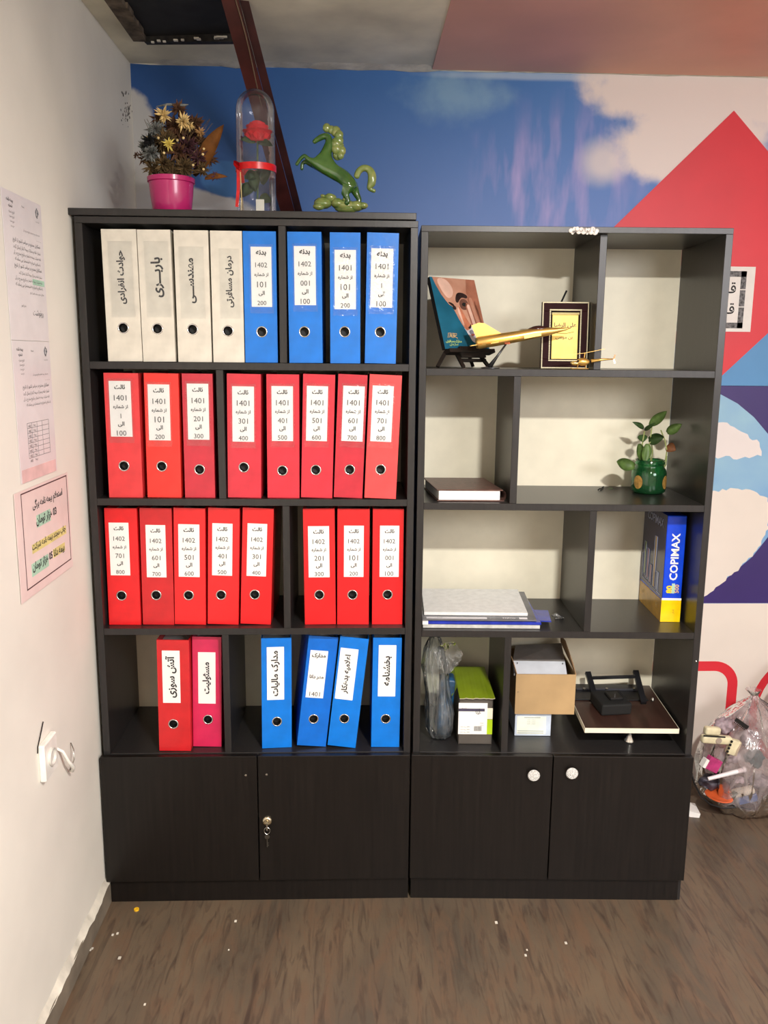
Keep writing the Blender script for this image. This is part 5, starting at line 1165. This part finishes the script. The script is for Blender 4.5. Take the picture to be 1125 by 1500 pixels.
# ---- rearing jade horse
YH = .13; ho_ = aty(505, 304, YH); hs = thing('horse_figurine', 'translucent green jade figurine of a rearing horse on the bookcase top', 'figurine', (ho_.x, YH, ZT+e_))
O = Vector(hs.location); hz = lambda x, y, dy=0: aty(420+x/7.5, 170+y/7.5, YH+dy)-O
jade = mat('green_jade', (44, 84, 34), .12, noise=0, scale=26, col2=(74, 112, 48), coat=.6, sss=.3); jadel = mat('pale_jade', (150, 158, 92), .14, noise=0, scale=40, col2=(104, 130, 66), coat=.6, sss=.3)
def skinned(name, chains, m, par, sub=2):
    """chains of ((x,y,z), radius); chains sharing a start point join there"""
    vs, es, rs = [], [], []
    idx = {}
    for ch in chains:
        prev = None
        for (p, r) in ch:
            key = tuple(round(c, 5) for c in p)
            if key not in idx: idx[key] = len(vs); vs.append(tuple(p)); rs.append(r)
            i = idx[key]
            if prev is not None: es.append((prev, i))
            prev = i
    me = bpy.data.meshes.new(name); me.from_pydata(vs, es, []); me.update()
    o = bpy.data.objects.new(name, me); COL.objects.link(o); o.parent = par; me.materials.append(m)
    md = o.modifiers.new('skin', 'SKIN'); md.use_smooth_shade = True
    for i, v in enumerate(me.skin_vertices[0].data): v.radius = (rs[i]*1.35, rs[i]*1.35); v.use_root = (i == 0)
    sb_ = o.modifiers.new('sub', 'SUBSURF'); sb_.levels = sb_.render_levels = sub
    return o
h = hz
chest, belly, rump, neck = h(370, 540), h(520, 620), h(690, 690), h(430, 420)
ch = [[(rump, .0165), (belly, .0145), (chest, .0155), (neck, .0115), (h(470, 300), .009), (h(455, 215), .0085), (h(390, 225), .0065), (h(310, 275), .0048), (h(290, 300), .004)],
      [(chest, .0155), (h(300, 500, -.010), .007), (h(240, 480, -.014), .005), (h(195, 430, -.014), .0042), (h(150, 470, -.014), .0034), (h(100, 545, -.014), .0034)],
      [(chest, .0155), (h(290, 540, .010), .007), (h(205, 495, .014), .0048), (h(170, 520, .014), .004), (h(165, 600, .014), .0034)],
      [(rump, .0165), (h(690, 780, -.011), .0105), (h(640, 860, -.013), .007), (h(680, 930, -.013), .0055), (h(640, 985, -.013), .006)],
      [(rump, .0165), (h(740, 780, .011), .0105), (h(760, 850, .013), .007), (h(800, 920, .013), .0055), (h(770, 985, .013), .006)]]
skinned('horse_body', ch, jade, hs)
skinned('tail', [[(h(760, 690), .006), (h(790, 600), .007), (h(850, 560), .0075), (h(920, 590), .0085), (h(945, 670), .010), (h(930, 760), .009), (h(900, 800), .006), (h(980, 830), .0035)]], jadel, hs)
k = MB()
for (x, y, r) in ((440, 130, .0065), (490, 150, .006), (540, 170, .0078), (575, 210, .007), (570, 270, .008), (575, 330, .008), (600, 380, .0075), (560, 420, .0085), (590, 430, .006), (545, 360, .008), (540, 300, .008)):
    k.ball(h(x, y, rd.uniform(-.004, .004)), r*1.5, 2, sc=(1.1, .8, 1.2))
k.build('mane', jadel, hs, smooth=True)
k = MB(); k.lathe([(.004, 0), (.0025, .006), (0, .011)], M=Matrix.Translation(h(410, 150)), n=8); k.build('ear', jadel, hs, smooth=True)
k = MB()
for (x, y, r, sx) in ((400, 960, .016, 1.5), (480, 900, .013, 1.3), (400, 880, .006, 1), (640, 985, .017, 1.8), (560, 960, .014, 1.3), (760, 990, .015, 1.5), (650, 920, .010, 1), (840, 985, .009, 1.4), (660, 1010, .015, 2.2), (350, 1000, .010, 1.5)):
    c = h(x, y, rd.uniform(-.005, .008)); c.z = max(c.z, r*.72); k.ball(c, r, 2, sc=(sx, 1.3, .9))
for v in k.bm.verts:
    v.co += MN.noise_vector(v.co*90)*.0025; v.co.z = max(v.co.z, 0)
k.build('rocky_base', jadel, hs, smooth=True)
# ================================================================== BAGS OF ODDS AND ENDS BY THE WALL
bagm = film('clear_refuse_film', (240, 232, 233), .32, .14, 1.0, 16, (1.2, 1.2, .7), alpha=.6)
bc1 = Vector((2.02, .47, e_))
rb = bag('refuse_bag', 'tied clear plastic bag of odds and ends on the floor beside the display bookcase', 'bag', bc1,
    [(.06, .0008, -.02, 0), (.10, .008, -.02, 0), (.145, .05, -.01, 0), (.165, .12, 0, 0), (.168, .20, .0, 0), (.150, .26, .0, 0), (.105, .32, .0, 0), (.055, .365, -.0, 0), (.018, .393, -.005, 0), (.012, .405, -.006, 0), (.026, .425, -.012, 0)], 7.7, .20, bagm, freq=9, squash=(1, .95))
bag('refuse_bag', 'second clear bag behind, half cut off at the right edge of the photo', 'bag', Vector((2.335, .50, e_)),
    [(.06, .0008, 0, 0), (.11, .01, 0, 0), (.12, .12, 0, 0), (.125, .24, -.02, 0), (.14, .34, -.07, 0), (.14, .42, -.10, 0), (.10, .48, -.09, 0), (.04, .54, -.05, 0), (.012, .56, -.04, 0)], 2.3, .22, bagm, freq=9, squash=(1, .9))
itm = lambda px, py, Y: aty(px, py, Y)
YI = .36
def inside(name, label, cat, px, py, Y=YI, rot=(0, 0, 0)): return thing(name, label, cat, tuple(itm(px, py, Y)), rot)
ccr = mat('cream_plastic', (222, 212, 176), .4, noise=.06, scale=40)
o_ = inside('cream_gadget', 'cream plastic handset with a round button inside the clear bag', 'handset', 1050, 1083, .38, (0, .12, .1))
MB().box((-.055, -.012, -.014), (.050, .012, .014), bev=.008, seg=3).build('shell', ccr, o_, smooth='auto')
MB().box((-.05, -.012, .016), (.004, .012, .042), bev=.007, seg=3).build('upper_shell', ccr, o_, smooth='auto')
MB().box((-.056, -.0135, .0125), (.02, -.011, .0165)).build('dark_seam', blackm, o_)
MB().lathe([(0, 0), (.011, 0), (.009, .002), (0, .002)], M=Matrix.Translation((.0, -.012, 0)) @ Matrix.Rotation(math.pi/2, 4, 'X'), n=20).build('round_button', mat('button_grey', (160, 146, 132), .5), o_)
o_ = inside('cream_block', 'cream plastic connector block beside the handset in the bag', 'connector', 1074, 1094, .38, (0, .3, 0))
MB().box((-.018, -.012, -.026), (.018, .012, .026), bev=.005, seg=2).build('block', ccr, o_, smooth='auto')
for i in range(4): MB().box((-.022, -.014, -.02+.012*i), (-.016, -.010, -.013+.012*i)).build('dark_notch', blackm, o_)
o_ = inside('magenta_carton', 'crushed magenta carton in the middle of the clear bag', 'carton', 1043, 1120, .37, (0, .5, .2))
MB().box((-.024, -.01, -.020), (.026, .012, .024), bev=.002).build('carton', mat('carton_magenta', (176, 52, 112), .45, noise=.12, scale=50), o_)
MB().box((-.036, -.010, -.020), (-.024, .012, .010), bev=.001).build('white_end', paper, o_)
o_ = inside('white_tube', 'thin white tube lying across the clear bag', 'tube', 1064, 1134, .35, (0, 0, 0))
a, b = itm(1037, 1141, .355)-o_.location, itm(1092, 1127, .355)-o_.location
MB().tube([a, a*.2+b*.8, b], [.006, .0075, .009], 12).build('tube', mat('white_tube_plastic', (232, 230, 232), .3), o_, smooth='auto')
o_ = inside('orange_dish', 'orange plastic dish at the bottom of the clear bag', 'dish', 1052, 1170, .38, (0, .12, 0))
MB().lathe([(0, 0), (.03, .001), (.045, .010), (.043, .012), (.028, .004), (0, .003)], n=32).build('dish', mat('orange_plastic', (214, 96, 50), .35), o_, smooth=True)
o_ = inside('white_blue_packet', 'rolled white packet with a blue side low in the clear bag', 'packet', 1088, 1164, .38, (0, -.3, -.1))
MB().box((-.035, -.014, -.002), (.04, .016, .022), bev=.009, seg=3).build('white_roll', mat('roll_white', (222, 222, 202), .6), o_, smooth='auto')
MB().box((-.02, -.012, -.028), (.042, .012, -.003), bev=.002).build('blue_side', mat('packet_blue', (94, 118, 166), .5), o_)
o_ = inside('black_comb', 'flat black comb near the top of the clear bag', 'comb', 1087, 1060, .38, (0, .62, 0))
MB().box((-.028, -.002, -.007), (.026, .002, .006), bev=.001).build('comb_body', black, o_)
for i in range(8): MB().box((-.024+.006*i, -.001, -.013), (-.022+.006*i, .001, -.006)).build('tooth', black, o_)
o_ = inside('power_cord', 'dark cord looping around the left side of the clear bag', 'cord', 1035, 1150, .36)
k = MB(); P_ = [itm(x, y, .37)-o_.location for x, y in ((1012, 1125), (1016, 1145), (1026, 1165), (1040, 1178), (1060, 1184), (1082, 1182), (1100, 1186))]
for v in P_:
    if (v+Vector(o_.location)).z < .006: v.z = .006-o_.location.z
k.tube(P_, .003, 8); k.build('cord', black, o_, smooth=True)
for (px, py, c, nm, lb_) in ((1070, 1108, (196, 190, 196), 'crumpled_wrapper', 'pale crumpled wrapper in the centre of the clear bag'), (1105, 1110, (66, 92, 96), 'teal_rag', 'dark teal rag at the right of the clear bag'), (1038, 1145, (70, 66, 78), 'dark_rag', 'dark grey rag at the lower left of the clear bag'), (1098, 1080, (150, 140, 146), 'grey_wrapper', 'grey crumpled wrapper at the upper right of the clear bag'), (1060, 1155, (96, 78, 80), 'brown_rag', 'brown rag above the orange dish in the bag'), (1083, 1143, (190, 180, 186), 'foil_scrap', 'small shiny scrap beside the white tube'), (1062, 1062, (160, 142, 150), 'pink_wrapper', 'pale pink wrapper under the black comb'), (1112, 1145, (150, 146, 150), 'silver_wrapper', 'silvery wrapper at the lower right of the clear bag')):
    o_ = inside(nm, lb_, 'scrap', px, py, .43)
    k = MB(); k.ball((0, 0, 0), .030 if nm != 'foil_scrap' else .012, 3, sc=(1.1, .8, .8))
    for v in k.bm.verts: v.co += MN.noise_vector(v.co*55+Vector((px, 0, 0)))*.014
    k.build('crumpled_piece', mat(nm+'_mat', c, .5, noise=.2, scale=60), o_, smooth=True)
wp = thing('white_paper_scrap', 'white paper scrap on the floor between the bookcase and the clear bag', 'paper', (1.80, .43, e_))
MB().prism([(-.015, -.02), (.03, -.03), (.04, .04), (-.01, .05)], .02, Matrix.Rotation(.2, 4, 'Y')).build('scrap', paper, wp)
